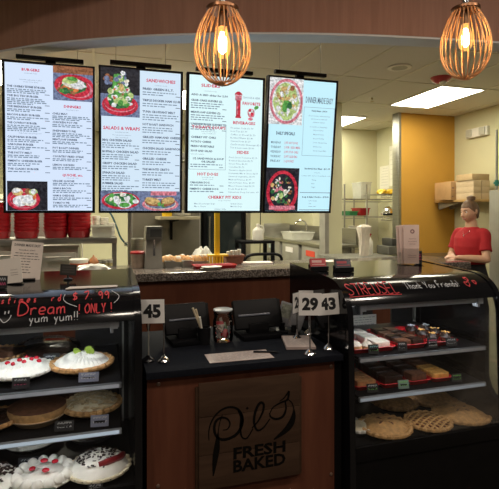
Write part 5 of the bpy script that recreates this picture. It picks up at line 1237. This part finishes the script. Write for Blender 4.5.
def bottle(px, Y, z, h, r, label, capm, name='spray_bottle', nozzle=True, body=None):
    t = thing(name, label, 'bottle', (xat(px,Y), Y, z)); m = MB(); m.lathe([(r*.9,0),(r,.006),(r,h*.55),(r*.85,h*.66),(r*.35,h*.8),(r*.3,h*.86)], n=22); m.build('bottle_body', body or white_plastic, t)
    m = MB()
    if nozzle: m.cyl((0,0,h*.85),(0,0,h*.93),r*.38,14); m.prism([(-r*.9,h*.93),(r*.5,h*.93),(r*.55,h),(-r*.6,h)], lambda a, b, d: (a, -.012+d, b), .024); m.tube([(-r*.35,0,h*.93),(-r*.55,0,h*.84),(-r*.5,0,h*.78)], .005, 6); m.build('trigger_head', capm, t)
    else: m.lathe([(r*.36,h*.84),(r*.36,h*.97),(0,h)], n=14); m.build('cap', capm, t)
    return t
t = bottle(258, Yc+.1, zc+.0005, .185, .062, 'white jug with a loop handle standing on the black cart', white_plastic, 'jug', False)
m = MB(); m.tube(smooth_path([(.02,0,.165),(.055,0,.15),(.066,0,.11),(.06,0,.08)]), .010, 8); m.build('handle', white_plastic, t)
t = thing('power_cord', 'thin black cord dropping down the cream wall behind the jug', 'cord', (xat(260.5,6.5), 6.5, 0)); m = MB(); m.tube([at(261,150,6.5),at(260.5,213,6.5),at(260,255,6.5)], .006, 6); m.shift(-t.location); m.build('cord_body', black_satin, t)
flat_sheet(256, 263, ZG, .27, .13, -.1, 'pile of white paper sheets on the granite near the cart handle', paper, 6, False)
for i, (px, dx, dy, rz) in enumerate(((322,.0,3.66,.1),(338,.0,3.70,-.15))):
    t = flat_sheet(px, 260.5, ZG, .22, .16, rz, ('open newspaper lying on the granite behind the red card holder','folded papers on the granite behind the dark card holder')[i], paper, (6,14)[i], False); t.location.x = xat(px,dy); t.location.y = dy; t.location.z = ZG + .0005
c = xat(331,3.68)
t = thing('marker_pen', 'black marker lying on the papers behind the card holders', 'pen', (xat(339,3.70), 3.70, ZG+.0281), .1); m = MB(); m.tube([(-.05,0,0),(.03,0,0),(.05,0,0)],[.007,.007,.004],10); m.build('barrel', black_plastic, t)
# sink run
t = thing('sink', 'three-basin stainless sink with stickered basins beyond the granite', 'sink', (3.1, 7.0, 0)); zs = 1.10
m = MB(); m.box(2.84,3.38,5.9,8.4,zs-.04,zs,.004); m.build('drainboard', steel, t, world=True)
m = MB(); m.box(3.34,3.38,5.9,8.4,zs,zs+.22,.004); m.box(2.84,3.34,8.36,8.4,zs,zs+.24,.004); m.build('backsplash', steel, t, world=True)
for i, y in enumerate((5.98,6.80,7.62)):
    m = MB(); m.box(2.86,3.32,y,y+.70,zs-.38,zs-.041,.01); b_ = m.build('basin', steel_dull, t, world=True)
    m = MB(); m.box(2.852,2.8595,y+.22,y+.52,zs-.19,zs-.11); m.shift(-t.location); m.build('sticker', (mat('sticker_red', (.60,.06,.03), .6, var=.05), white_card, mat('sticker_teal', (.42,.52,.50), .6, var=.05))[i], b_)
for x in (2.9,3.3):
    for y in (5.95,8.3): m = MB(); m.cyl((x,y,0),(x,y,zs-.05),.02,12); m.build('leg', steel, t, world=True)
m = MB(); m.tube(smooth_path([(3.30,7.5,zs+.02),(3.30,7.5,zs+.24),(3.22,7.5,zs+.31),(3.12,7.5,zs+.28),(3.10,7.5,zs+.22)]), .014, 10); m.build('faucet', chrome, t, world=True)
t = bin_(297, 7.3, zs+.0005, .38, .50, .125, 'dish_tub', 'clear plastic dish tub on the sink drainboard', 'tub', clear_plastic); t.location.x = 3.055
t = thing('wire_rack', 'wire utensil rack hanging on the cream wall above the sink', 'rack', (xat(314,8.96), 8.96, zat(314,225,8.96))); m = MB()
for k in range(6): m.tube([(-.25+.1*k,0,-.12),(-.25+.1*k,0,.2)], .006, 6)
for z in (-.12,.04,.2): m.tube([(-.25,-.004,z),(.25,-.004,z)], .007, 6)
m.tube([(-.25,0,.2),(-.25,.04,.2)],.006,6); m.tube([(.25,0,.2),(.25,.04,.2)],.006,6); m.build('wire_frame', steel_dull, t)
t = thing('soap_dispenser', 'black soap dispenser on the cream wall below a menu screen', 'dispenser', (xat(291.5,8.92), 8.92, zat(291,221,8.9))); m = MB(); m.box(-.09,.07,-.06,.075,.02,.25,.02); m.build('housing', black_plastic, t); m = MB(); m.box(-.01,.06,-.06,.0,-.09,.03,.01); m.build('nozzle', black_plastic, t)
# ---- pantry
Yp = 6.9; sx0, sx1 = xat(344.5,Yp), xat(392,Yp-.02)
t = thing('wire_shelving', 'tall grey wire shelving unit in the cream pantry corner', 'shelving', ((sx0+sx1)/2, Yp+.2, 0))
zl = [zat(355,y,Yp) for y in (247,238,216,199)]
for x in (sx0, xat(367,Yp)):
    for y in (Yp, Yp+.42): m = MB(); m.cyl((x,y,0),(x,y,zat(344,184,Yp)),.014,10); m.build('post', steel, t, world=True)
for zi, z in enumerate(zl):
    xe_ = xat(367,Yp) if zi < 3 else 4.62
    m = MB()
    for y in (Yp, Yp+.42): m.tube([(sx0,y,z),(xe_,y,z)],.008,6); m.tube([(sx0,y,z-.04),(xe_,y,z-.04)],.005,6)
    n_ = 14
    for k in range(n_): x = sx0 + (xe_-sx0)*k/(n_-1); m.tube([(x,Yp,z+.003),(x,Yp+.42,z+.003)],.004,5)
    m.build('wire_shelf', steel, t, world=True)
def at_shelf(px, zi): return (xat(px,Yp+.2), Yp+.2, zl[zi]+.0085)
bcol = [mat('bin_green', (.03,.22,.08), .45, var=.05), red_plastic]
for i, (px, lab) in enumerate(((349.5,'small green bin on the pantry shelving'),(360.5,'small red bin beside the green bin on the pantry shelving'))):
    q = at_shelf(px, 2); t = bin_(px, Yp+.2, q[2], (.15,.17)[i], .3, (.07,.12)[i], 'storage_bin', lab, 'bin', bcol[i])
for k in range(7):
    q = at_shelf(354, 1); t = thing('plate', 'white plate in the pile on the middle pantry shelf', 'plate', (q[0], q[1], q[2]+.026*k), 0, 'white plates on the pantry shelving'); m = MB(); m.lathe([(.06,0),(.075,.003),(.10,.022),(.10,.027),(.07,.010),(0,.010)], n=26); m.build('plate_body', white_plastic, t)
for k in range(3):
    q = at_shelf(356, 0); t = thing('bowl', 'white bowl in the nest on the low pantry shelf', 'bowl', (q[0], q[1], q[2]+.025*k), 0, 'white bowls on the pantry shelving'); m = MB(); m.lathe([(.04,0),(.05,.004),(.10,.06),(.104,.062),(.098,.064),(.045,.012),(0,.010)], n=26); m.build('bowl_body', white_plastic, t)
q = at_shelf(361.5, 3); bin_(361.5, Yp+.2, q[2], .19, .3, .27, 'storage_bin', 'tall clear bin standing on top of the pantry shelving', 'bin', clear_plastic)
# cream cold-room door and wall shelves at the side wall
t = thing('cold_room_door', 'pale flush door panel behind the wire shelving', 'door', (xat(380,7.44), 7.47, 0)); m = MB(); m.box(xat(366.5,7.45), 4.655, 7.45, 7.495, .02, zat(380,201,7.45), .004); m.build('door_panel', mat('door_pale', (.62,.62,.50), .6, var=.03), t, world=True)
for i, (yy, zpix) in enumerate(((6.55,196),(6.55,219))):
    z = zat(384, zpix-2, 6.4); t = thing('bracket_shelf', ('upper','lower')[i] + ' short wire shelf on the pantry side wall, ' + ('with yellow bags','with a steel bowl above the apron')[i], 'shelf', (4.4, 6.6, z), 0, 'short wire shelves'); xa, xb_ = 4.02, 4.655
    m = MB()
    for y in (6.35, 6.45, 6.55, 6.65, 6.75, 6.85): m.tube([(xa,y,z),(xb_,y,z)],.006,6)
    for x in (xa, xb_-.01, (xa+xb_)/2): m.tube([(x,6.35,z-.006),(x,6.85,z-.006)],.007,6)
    m.tube([(xa,6.35,z-.05),(xb_,6.35,z-.05)],.005,6)
    for k in range(8): x = xa+(xb_-xa)*k/8; m.tube([(x,6.35,z-.05),(x+.04,6.35,z)],.004,5)
    m.build('wire_deck', steel, t, world=True)
zu = zat(384,194,6.4)+.007; zlw = zat(384,217,6.4)+.007
t = thing('steel_bowl', 'shiny steel mixing bowl tipped on the lower pantry wall shelf', 'bowl', (xat(389,6.6), 6.6, zlw)); m = MB(); m.lathe([(.12,.0),(.125,.004),(.122,.03),(.09,.11),(.04,.15),(0,.155)], n=32, M=Matrix.Translation((0,0,.012)) @ Matrix.Rotation(.08,4,'Y')); m.build('bowl_body', chrome, t); m = MB(); m.tube([(-.13,-.05,.03),(-.10,-.14,.035),(.0,-.165,.035)], .016, 8); m.build('dark_rim_grip', black_plastic, t)
for i, px in enumerate((382,390)):
    b_ = bag(px, 6.62, zu, .07, .10, .075, 'yellow food bag on the upper pantry wall shelf, ' + ('over the apron','next to the steel corner')[i], 30+i, yellow_plastic, 'food_bag', 'bag'); b_['group'] = 'yellow food bags'
def posted(px0, px1, py0, py1, label, i):
    X_ = 4.657; 
    def yy(px): a = (px-CX)/F; return X_*(CT-ST*a)/(ST+CT*a)
    y0, y1 = yy(px1), yy(px0); pc = (px0+px1)/2; Yc_ = yy(pc); z1, z0 = zat(pc,py0,Yc_), zat(pc,py1,Yc_)
    t = thing('wall_notice', label, 'notice', (X_-.002, (y0+y1)/2, z0)); m = MB(); m.box(-.0015,.0015,-(y1-y0)/2,(y1-y0)/2,0,z1-z0); m.build('sheet', mat('notice_white', (.74,.72,.62), .8, var=.03), t)
    m = MB()
    for k in range(7): zz = (z1-z0)*(.9-.12*k); m.box(-.0025,-.0017,-(y1-y0)*.4,(y1-y0)*R.uniform(.1,.4),zz-.006,zz)
    m.build('typed_lines', mat('faint_grey', (.50,.49,.42), .8, var=.03), t)
posted(380, 389, 166, 189, 'big white notice pinned on the pantry side wall', 0); posted(389.5, 393.5, 146, 186, 'narrow white sheet pinned beside the steel corner guard', 1)
# pantry worktop, apron, spray bottle, steamer
t = thing('pantry_counter', 'grey worktop in front of the pantry shelving', 'counter', (3.4, 5.3, 0)); zp = zat(365,257.5,5.1); xa, xb_ = xat(338,5.1), xat(396,5.1)
m = MB(); m.box(xa,xb_,5.05,5.68,zp-.04,zp,.004); m.build('worktop', granite('worktop_grey', ((.08,.08,.07),(.16,.16,.14),(.26,.25,.22)), 60., .3), t, world=True)
m = MB(); m.box(xa+.02,xb_-.02,5.10,5.66,.0,zp-.04); m.build('cabinet', steel_dull, t, world=True)
zp += .0005
t = thing('apron', 'white cloth apron bunched upright on the grey worktop', 'apron', (xat(364,5.3), 5.3, zp)); ph = 1.3
m = MB(); m.lathe([(.055,0),(.062,.03),(.058,.16),(.066,.26),(.085,.33),(.088,.36),(.05,.385),(0,.39)], n=44, wob=lambda th, r, z: (r*(1+.14*math.sin(4*th+z*14)+.09*math.sin(9*th-z*9)), z), sy=.7)
m.build('bunched_cloth', mat('apron_cloth', (.66,.60,.50), .9, var=.08, scale=20), t)
bottle(369.5, 5.42, zp, .27, .042, 'white spray bottle with a red trigger behind the apron', red_plastic)
t = thing('steamer', 'dark grey machine on the worktop beside the steel corner guard', 'machine', (xat(388,5.42), 5.42, zp)); m = MB(); m.box(-.08,.06,-.14,.14,0,.11,.01); m.build('body', mat('machine_grey', (.16,.16,.14), .45, .4, var=.05), t); m = MB(); m.box(-.02,.055,-.12,.12,.11,.21,.02); m.build('hood', mat('machine_grey2', (.07,.07,.065), .4, .3, var=.05), t)
# long counter along the yellow wall
t = thing('prep_counter', 'dark-topped counter running under the yellow wall', 'counter', (4.6, 5.7, 0)); zq = zat(430,257,5.5)
m = MB(); m.box(4.17,5.09,5.45,6.03,zq-.04,zq,.004); m.build('worktop', mat('dark_worktop', (.08,.055,.035), .3, var=.2, scale=30), t, world=True); m = MB(); m.box(4.19,5.07,5.50,6.02,.0,zq-.04); m.build('cabinet', mat('cabinet_brown', (.25,.14,.06), .5, var=.1), t, world=True)
# shelf with boxes
zb = zat(450,199.5,5.4); ya, yb = 5.55, 6.04
t = thing('box_shelf', 'wooden wall shelf carrying the cartons above the worker', 'shelf', (4.7, 5.8, zb)); m = MB(); m.box(xat(433.5,yb)+.02, 5.095, ya, yb, zb-.03, zb, .003); m.box(4.66, 5.095, 5.15, ya, zb-.03, zb, .003); m.build('board', mat('shelf_wood', (.48,.30,.11), .6, var=.1, stretch=(1,8,8)), t, world=True)
for x in (4.8, 5.0): m = MB(); m.prism([(yb,zb-.03),(yb,zb-.13),(yb-.03,zb-.13),(ya+.08,zb-.045),(ya+.08,zb-.03)], lambda y, z, d: (x+d, y, z), .02); m.build('bracket', steel_dull, t, world=True)
zb += .0005
def carton(px0, px1, y0, d, z, h, label, m_, marks=True, name='carton', rz=0.):
    xa, xb_ = xat(px0,y0+(d if marks else 0)), xat(px1,y0); t = thing(name, label, 'box', ((xa+xb_)/2, y0+d/2, z), rz, 'boxes on the wall shelf'); w = (xb_-xa)/2-.003
    m = MB(); m.box(-w,w,-d/2,d/2,0,h,.004); m.build('carton_body', m_, t)
    if marks:
        m = MB(); m.box(-w*.9,w*.9,-d/2-.001,-d/2,h*.49,h*.51); m.box(w*.35,w*.8,-d/2-.001,-d/2,h*.82,h*.90); m.box(w*.45,w*.85,-d/2-.001,-d/2,h*.12,h*.34); m.box(-w*.75,-w*.2,-d/2-.001,-d/2,h*.62,h*.70); m.box(-w*.75,-w*.35,-d/2-.001,-d/2,h*.16,h*.22); m.build('printed_marks', mat('carton_print', (.25,.14,.09), .85, var=.05), t)
    return t
zt = zat(446,181.5,5.56)
carton(434.5, 459, 5.57, .34, zb, zt-zb, 'brown printed carton at the open end of the wall shelf', cardboard)
carton(460, 468, 5.57, .34, zb, zt-zb+.02, 'narrow brown carton between the printed carton and the white boxes', cardboard, False)
hh = (zt-zb)/3
for r_ in range(3):
    for k in range(2):
        x_ = 473.3 + 8.5*k
        carton(x_, x_+8.3, 5.20, .33, zb+hh*r_+.0006*r_, hh, 'pale paper-towel box, %s row, %s' % (('bottom','middle','top')[r_], ('beside the cartons','against the grey cooler')[k]), cardboard2, False, 'towel_box')
carton(472, 489.5, 5.21, .30, zb+3*hh+.0025, hh, 'long pale box lying across the top of the carton pile', mat('cardboard_tan', (.50,.36,.19), .85, var=.06), False)
# grey cooler at the edge with a pole
Yk = 3.26; xk = xat(490.5,4.0); zk = zat(494,190,3.95)
t = thing('upright_cooler', 'grey upright cooler side beside the worker, cut off by the picture edge', 'cooler', (xk+.4, Yk+.38, 0)); m = MB(); m.box(-.4,.4,-.36,.38,.08,zk,.01); m.build('cabinet', mat('cooler_grey', (.34,.33,.27), .5, .2, var=.06), t); m = MB(); m.box(-.39,.39,-.38,-.36,.10,zk-.02,.004); m.build('door', mat('cooler_door_grey', (.30,.29,.24), .45, .2, var=.06), t)
for sx in (-.36,.36): 
    for sy in (-.32,.32): m = MB(); m.cyl((sx,sy,0),(sx,sy,.08),.025,10); m.build('foot', black_plastic, t)
Yk2 = 3.97; t = thing('steel_pole', 'thin steel pole with a teal clamp above the grey cooler', 'pole', (xk+.05, Yk2, zk+.0005)); m = MB(); m.cyl((0,0,0),(0,0,.62),.012,12); m.build('tube', steel, t); zz = zat(496,183,Yk2)-zk; m = MB(); m.cyl((0,0,zz-.03),(0,0,zz+.03),.02,12); m.box(-.03,.03,-.012,.012,zz-.012,zz+.012); m.build('clamp', mat('teal_clamp', (.03,.25,.20), .5, var=.05), t)
# ================================================================ the worker
skin_m = mat('skin', (.56,.32,.20), .5, var=.05, scale=30, sss=.08)
hair_m = mat('hair', (.15,.085,.042), .5, var=.35, scale=30, stretch=(1,1,.15), bump=.4)
shirt_m = mat('red_shirt', (.36,.007,.012), .85, var=.12, scale=7, bump=.3)
pants_m = mat('black_trousers', (.012,.012,.014), .85, var=.2, scale=9)
def loft(mb, rings, n=20):
    """rings: (centre, rx, ry, axis direction) -> closed tube of ellipses"""
    RR = []
    for i, (c, rx, ry, d) in enumerate(rings):
        d = Vector(d).normalized(); u = Vector((1,0,0)) if abs(d.x) < .85 else Vector((0,1,0))
        u = (u - d*u.dot(d)).normalized(); w = d.cross(u); c = Vector(c)
        RR.append([mb.bm.verts.new(c + u*rx*math.cos(2*PI*k/n) + w*ry*math.sin(2*PI*k/n)) for k in range(n)])
    for a, b in zip(RR, RR[1:]):
        for k in range(n): mb.bm.faces.new((a[k], a[(k+1)%n], b[(k+1)%n], b[k]))
    mb.bm.faces.new(RR[0][::-1]); mb.bm.faces.new(RR[-1])
def limb(mb, pts, rs, n=14, flat=1.):
    P = smooth_path(pts, 5); N = len(P); K = len(pts)-1
    rr = []
    for i in range(N):
        s = i/(N-1)*K; j = min(int(s), K-1); f = s-j; f = f*f*(3-2*f); rr.append(rs[j]*(1-f)+rs[j+1]*f)
    mb.tube(P, rr, n)
    mb.ball(P[0], rr[0]*.98, n, 8); mb.ball(P[-1], rr[-1]*.98, n, 8)
def fuse(mb, name, m_, voxel, smooth_it, parent=None):
    """union of the overlapping shells as one continuous skin"""
    me = bpy.data.meshes.new(name); bmesh.ops.recalc_face_normals(mb.bm, faces=mb.bm.faces); mb.bm.to_mesh(me); mb.bm.free()
    o = bpy.data.objects.new(name, me); C.objects.link(o)
    r = o.modifiers.new('r', 'REMESH'); r.mode = 'VOXEL'; r.voxel_size = voxel
    s = o.modifiers.new('s', 'SMOOTH'); s.iterations = smooth_it; s.factor = .5
    dg = bpy.context.evaluated_depsgraph_get(); nm = bpy.data.meshes.new_from_object(o.evaluated_get(dg))
    o.modifiers.clear(); o.data = nm; nm.name = name; nm.materials.clear(); nm.materials.append(m_)
    for p in nm.polygons: p.use_smooth = True
    if parent: o.parent = parent
    return o
LS, RS_ = Vector((.142,.01,1.325)), Vector((-.142,.01,1.325))
LE, RE = Vector((.200,-.045,1.085)), Vector((-.190,-.04,1.09))
LW, RW = Vector((.035,-.245,1.10)), Vector((-.055,-.235,1.125))
b = MB()
loft(b, [((0,.0,.86),.155,.105,(0,0,1)),((0,.005,.93),.165,.112,(0,0,1)),((0,0,1.05),.125,.092,(0,0,1)),((0,-.01,1.18),.138,.100,(0,0,1)),((0,-.005,1.28),.150,.098,(0,0,1)),((0,.01,1.345),.135,.072,(0,0,1)),((0,.015,1.385),.062,.056,(0,0,1)),((0,.012,1.46),.050,.050,(0,0,1))])
for S, E, Wr in ((LS,LE,LW),(RS_,RE,RW)):
    limb(b, [S*.75+Vector((0,0,1.335*.25)), S, (S+E)/2, E], [.05,.053,.043,.037]); limb(b, [E, E*.6+Wr*.4, Wr], [.038,.037,.024])
for s in (-1,1): limb(b, [(s*.085,0,.90),(s*.09,-.01,.68),(s*.09,-.012,.48),(s*.09,.01,.30),(s*.09,.02,.09)], [.088,.078,.055,.052,.036]); limb(b, [(s*.09,.035,.045),(s*.095,-.06,.04),(s*.10,-.13,.028)], [.036,.036,.026])
# hands: clasped, one palm over the other, fingers curled
def hand(W_, dirn, palm_n, side):
    d = Vector(dirn).normalized(); n = Vector(palm_n); n = (n - d*n.dot(d)).normalized(); a = d.cross(n)*side    # a: towards the thumb
    pc = W_ + d*.045
    M_ = Matrix((( d.x,a.x,n.x,pc.x),(d.y,a.y,n.y,pc.y),(d.z,a.z,n.z,pc.z),(0,0,0,1)))
    b.ball((0,0,0),(.048,.038,.016),14,10,M_)
    for k, (off, L) in enumerate(((.027,.064),(.009,.072),(-.009,.067),(-.026,.052))):
        p0 = pc + d*.030 + a*off; p1 = p0 + d*L*.45; p2 = p1 + (d*.62 + n*.78)*L*.35; p3 = p2 + (d*.05 + n*1.)*L*.28
        limb(b, [p0,p1,p2,p3], [.0092,.0086,.0078,.0066], 8)
    t0 = pc - d*.02 + a*.028; limb(b, [t0, t0+d*.022+a*.022+n*.006, t0+d*.05+a*.024+n*.018, t0+d*.068+a*.014+n*.026], [.013,.011,.0095,.0075], 8)
hand(LW, (LW-LE)*.6+Vector((-.04,-.02,0)), (0,.25,-1), 1)
hand(RW, Vector((.10,-.10,-.035)), (.1,.35,-1), -1)
# head
hc = Vector((0,-.012,1.545)); yaw = math.radians(-10); HM = Matrix.Translation(hc) @ Matrix.Rotation(yaw,4,'Z') @ Matrix.Rotation(math.radians(10),4,'X')
hb = MB(); n, mr = 40, 28; prof = []
for i in range(mr+1):
    ph = PI*i/mr; prof.append((max(math.sin(ph),0) if 0 < i < mr else 0, -math.cos(ph)))
def headw(th, r, z):
    return r, z
hb.lathe(prof, n=n)
for v in hb.bm.verts:
    x, y, z = v.co; q = Vector((x*.072, y*.092, z*.112))
    if z < 0: k = 1 - .28*(-z)**1.6; q.x *= k; q.y = q.y*(1-.10*(-z)) - .010*(-z)
    if y < 0:                       # face side
        f = -y
        q.y -= .004*math.exp(-((z+.86)/.16)**2)*f*math.exp(-(x/.35)**2)*3      # chin
        q.y -= .007*math.exp(-((z+.50)/.11)**2)*f*math.exp(-(x/.28)**2)        # mouth
        for s in (-1,1): q.y += .010*math.exp(-((z-.06)/.13)**2 - ((x-s*.42)/.17)**2)*f          # eye sockets
        q.y -= .003*math.exp(-((z-.24)/.09)**2)*f
        for s in (-1,1): q.y -= .004*math.exp(-((z+.16)/.2)**2 - ((x-s*.55)/.2)**2)*f
    v.co = q
hb.xf(HM)
tmp = bpy.data.meshes.new('t'); hb.bm.to_mesh(tmp); hb.bm.free(); b.bm.from_mesh(tmp); bpy.data.meshes.remove(tmp)
def hp(x, y, z): return HM @ Vector((x, y, z))
b.tube([hp(0,-.084,.018), hp(0,-.094,-.004), hp(0,-.108,-.026), hp(0,-.088,-.034)], [.007,.009,.0125,.006], 10)      # nose
for s in (-1,1): b.ball(hp(s*.011,-.094,-.030), .007, 8, 6)
for s in (-1,1): b.ball(HM @ Vector((s*.072,.008,.0)), (.010,.020,.030), 12, 8, Matrix.Rotation(yaw,4,'Z'))           # ears
limb(b, [(0,.012,1.40), tuple(hc+Vector((0,.01,-.07)))], [.048,.046], 16)
person = fuse(b, 'person', skin_m, .0048, 2)
Yp_ = 3.95; px_ = xat(470.5, Yp_)
person.location = (px_, Yp_, .008); person.rotation_euler = (0,0,math.radians(-76)); person.scale = (1,1,1)
tag(person, 'woman in a red t-shirt with hair in a bun, hands clasped at her waist', 'person')
eye_w = mat('eye_white', (.75,.72,.68), .3, var=0); iris = mat('iris', (.05,.03,.02), .2, var=0); lip = mat('lips', (.48,.17,.15), .45, var=.05)
for s in (-1,1):
    m = MB(); m.ball(hp(s*.030,-.0715,.008), .0105, 14, 10); e = m.build('eye', eye_w, person)
    m = MB(); m.ball(hp(s*.030,-.0785,.0075), (.0058,.0052,.0058), 10, 8); m.build('iris', iris, e)
    m = MB(); m.tube([hp(s*.013,-.088,.026), hp(s*.030,-.0875,.032), hp(s*.048,-.075,.027)], [.0025,.0035,.0015], 6); m.build('eyebrow', hair_m, person)
m = MB(); m.tube(smooth_path([hp(-.022,-.0815,-.055), hp(-.008,-.0925,-.0525), hp(0,-.0925,-.054), hp(.008,-.0925,-.0525), hp(.022,-.0815,-.055)],4), .0032, 6); m.tube(smooth_path([hp(-.018,-.0835,-.058), hp(0,-.0925,-.0605), hp(.018,-.0835,-.058)],4), .0038, 6); m.build('lips', lip, person)
# hair: cap pulled back into a bun on top
h = MB(); hb = MB(); hb.lathe(prof, n=48)
for v in hb.bm.verts:
    x, y, z = v.co; th = math.atan2(x, -y)
    q = Vector((x*.0785, y*.099+.003, z*.119+.002)) * (1 + .010*math.sin(22*th + 5*z))
    if z < 0: q.x *= 1 - .15*(-z)
    v.co = q
# keep only the scalp: cut away the face and the neck
kill = []
for f in hb.bm.faces:
    c = f.calc_center_median(); line = .050 if c.y < -.055 else .050 - (c.y+.055)*1.35
    if c.z < max(line, -.085): kill.append(f)
bmesh.ops.delete(hb.bm, geom=kill, context='FACES')
ex = bmesh.ops.extrude_face_region(hb.bm, geom=hb.bm.faces[:])
for v in [g for g in ex['geom'] if isinstance(g, bmesh.types.BMVert)]: v.co *= .90
hb.xf(HM); tmp = bpy.data.meshes.new('t'); hb.bm.to_mesh(tmp); hb.bm.free(); h.bm.from_mesh(tmp); bpy.data.meshes.remove(tmp)
hair = fuse(h, 'hair', hair_m, .004, 2, person)
m = MB(); bc = hp(0,.040,.128)
m.ball(bc, (.037,.037,.030), 20, 12, HM.to_3x3().to_4x4())
for k in range(4): th = k*1.6; m.tube([bc + Vector((.033*math.cos(a), .033*math.sin(a), .012*math.sin(a*1.0+th))) for a in [2*PI*i/22 for i in range(22)]], .010, 7, closed=True)
m.build('hair_bun', hair_m, hair)
# t-shirt
s_ = MB()
loft(s_, [((0,.003,1.03),.152,.117,(0,0,1)),((0,-.004,1.10),.150,.113,(0,0,1)),((0,-.016,1.20),.158,.120,(0,0,1)),((0,-.006,1.285),.166,.110,(0,0,1)),((0,.010,1.350),.145,.080,(0,0,1)),((0,.014,1.378),.085,.066,(0,0,1)),((0,.014,1.392),.066,.058,(0,0,1))], 28)
for S, E in ((LS,LE),(RS_,RE)):
    e = S*.32 + E*.68; limb(s_, [S*.70+Vector((0,0,1.325*.30+.006)), S+Vector((0,0,-.004)), e*.5+S*.5], [.056,.056,.055], 18)
    d = (e-S).normalized(); loft(s_, [(S+Vector((0,0,-.01)),.050,.052,d),(S*.5+e*.5,.054,.057,d),(e,.057,.062,d)], 18)
shirt = fuse(s_, 'tshirt', shirt_m, .006, 3, person); shirt.name = 't_shirt'
for v in shirt.data.vertices:
    x, y, z = v.co; a = math.atan2(y, x)
    v.co += v.normal * (.0035*math.sin(34*z + 3*a) * max(0, 1-(z-.95)/.28) + .002*math.sin(60*x+40*z))
p_ = MB()
loft(p_, [((0,.003,.80),.172,.122,(0,0,1)),((0,.005,.90),.176,.122,(0,0,1)),((0,.004,.985),.150,.110,(0,0,1)),((0,.003,1.055),.138,.106,(0,0,1))], 26)
for s in (-1,1): limb(p_, [(s*.085,0,.88),(s*.092,-.01,.66),(s*.092,-.01,.46),(s*.092,.012,.28),(s*.092,.02,.10)], [.100,.090,.072,.066,.058], 18)
fuse(p_, 'trousers', pants_m, .008, 2, person)
m = MB(); m.tube(smooth_path([(-.055,.02,1.40),(-.035,-.065,1.352),(0,-.103,1.315),(.035,-.065,1.352),(.055,.02,1.40)],4), .0016, 6); m.ball((0,-.112,1.306),(.006,.004,.008),10,8); m.build('necklace', chrome, person)
for s in (-1,1):
    m = MB(); m.prism([(-.17,0),(.075,0),(.078,.055),(.02,.075),(-.10,.060),(-.165,.030)], lambda y, z, d: (s*.097-.045+d, y, z-.008), .09); m.build('shoe', black_satin, person)

# ================================================================ light and camera
w = bpy.data.worlds.new('World'); bpy.context.scene.world = w; w.use_nodes = True
w.node_tree.nodes['Background'].inputs[0].default_value = (1.0,.84,.70,1); w.node_tree.nodes['Background'].inputs[1].default_value = .05
def lamp(name, loc, power, col, size, rot=(0,0,0)):
    l = bpy.data.lights.new(name, 'AREA'); l.energy = power; l.color = col; l.shape = 'RECTANGLE'; l.size, l.size_y = size
    o = bpy.data.objects.new(name, l); C.objects.link(o); o.location = loc; o.rotation_euler = rot; return o
lamp('kitchen_panel_light', (1.21, 6.17, CZ-.02), 95, (1,.92,.72), (.58,1.0))  # lamp of the added panel behind the sliders screen
lamp('kitchen_panel_light', (-1.09, 5.52, CZ-.02), 70, (1,.92,.72), (.58,1.0))
for x, y in ((-1.2,.5),(.2,.3),(1.5,.2),(2.9,.4),(-.4,-1.2),(1.0,-1.2),(2.3,-1.2)): lamp('dining_room_downlight', (x, y, 3.5), {-1.2: 26, 2.9: 30}.get(x, 12), (1,.86,.72), (.22,.22))
for x, y in ((-.75,3.92),(.55,3.70),(1.6,3.45),(2.7,3.25)): lamp('pass_fill_light', (x, y, CZ-.02), 17 if x < 2 else 9, (1,.93,.76), (.6,.35))  # unseen fill lamps added to brighten the baskets, granite and worker
cam = bpy.data.cameras.new('camera'); co = bpy.data.objects.new('camera', cam); C.objects.link(co)
co.location = (0,0,CAMZ); co.rotation_euler = (PI/2, 0, -TH)
cam.sensor_fit = 'HORIZONTAL'; cam.sensor_width = 36; cam.lens = 36*F/499; cam.clip_start = .02
cam.shift_x = 0; cam.shift_y = -(244.5-CY)/499
sc = bpy.context.scene; sc.camera = co
sc.view_settings.view_transform = 'Standard'; sc.view_settings.look = 'None'; sc.view_settings.exposure = 0; sc.view_settings.gamma = 1; sc.view_settings.use_curve_mapping = False
sc.cycles.max_bounces = 8; sc.cycles.transparent_max_bounces = 24
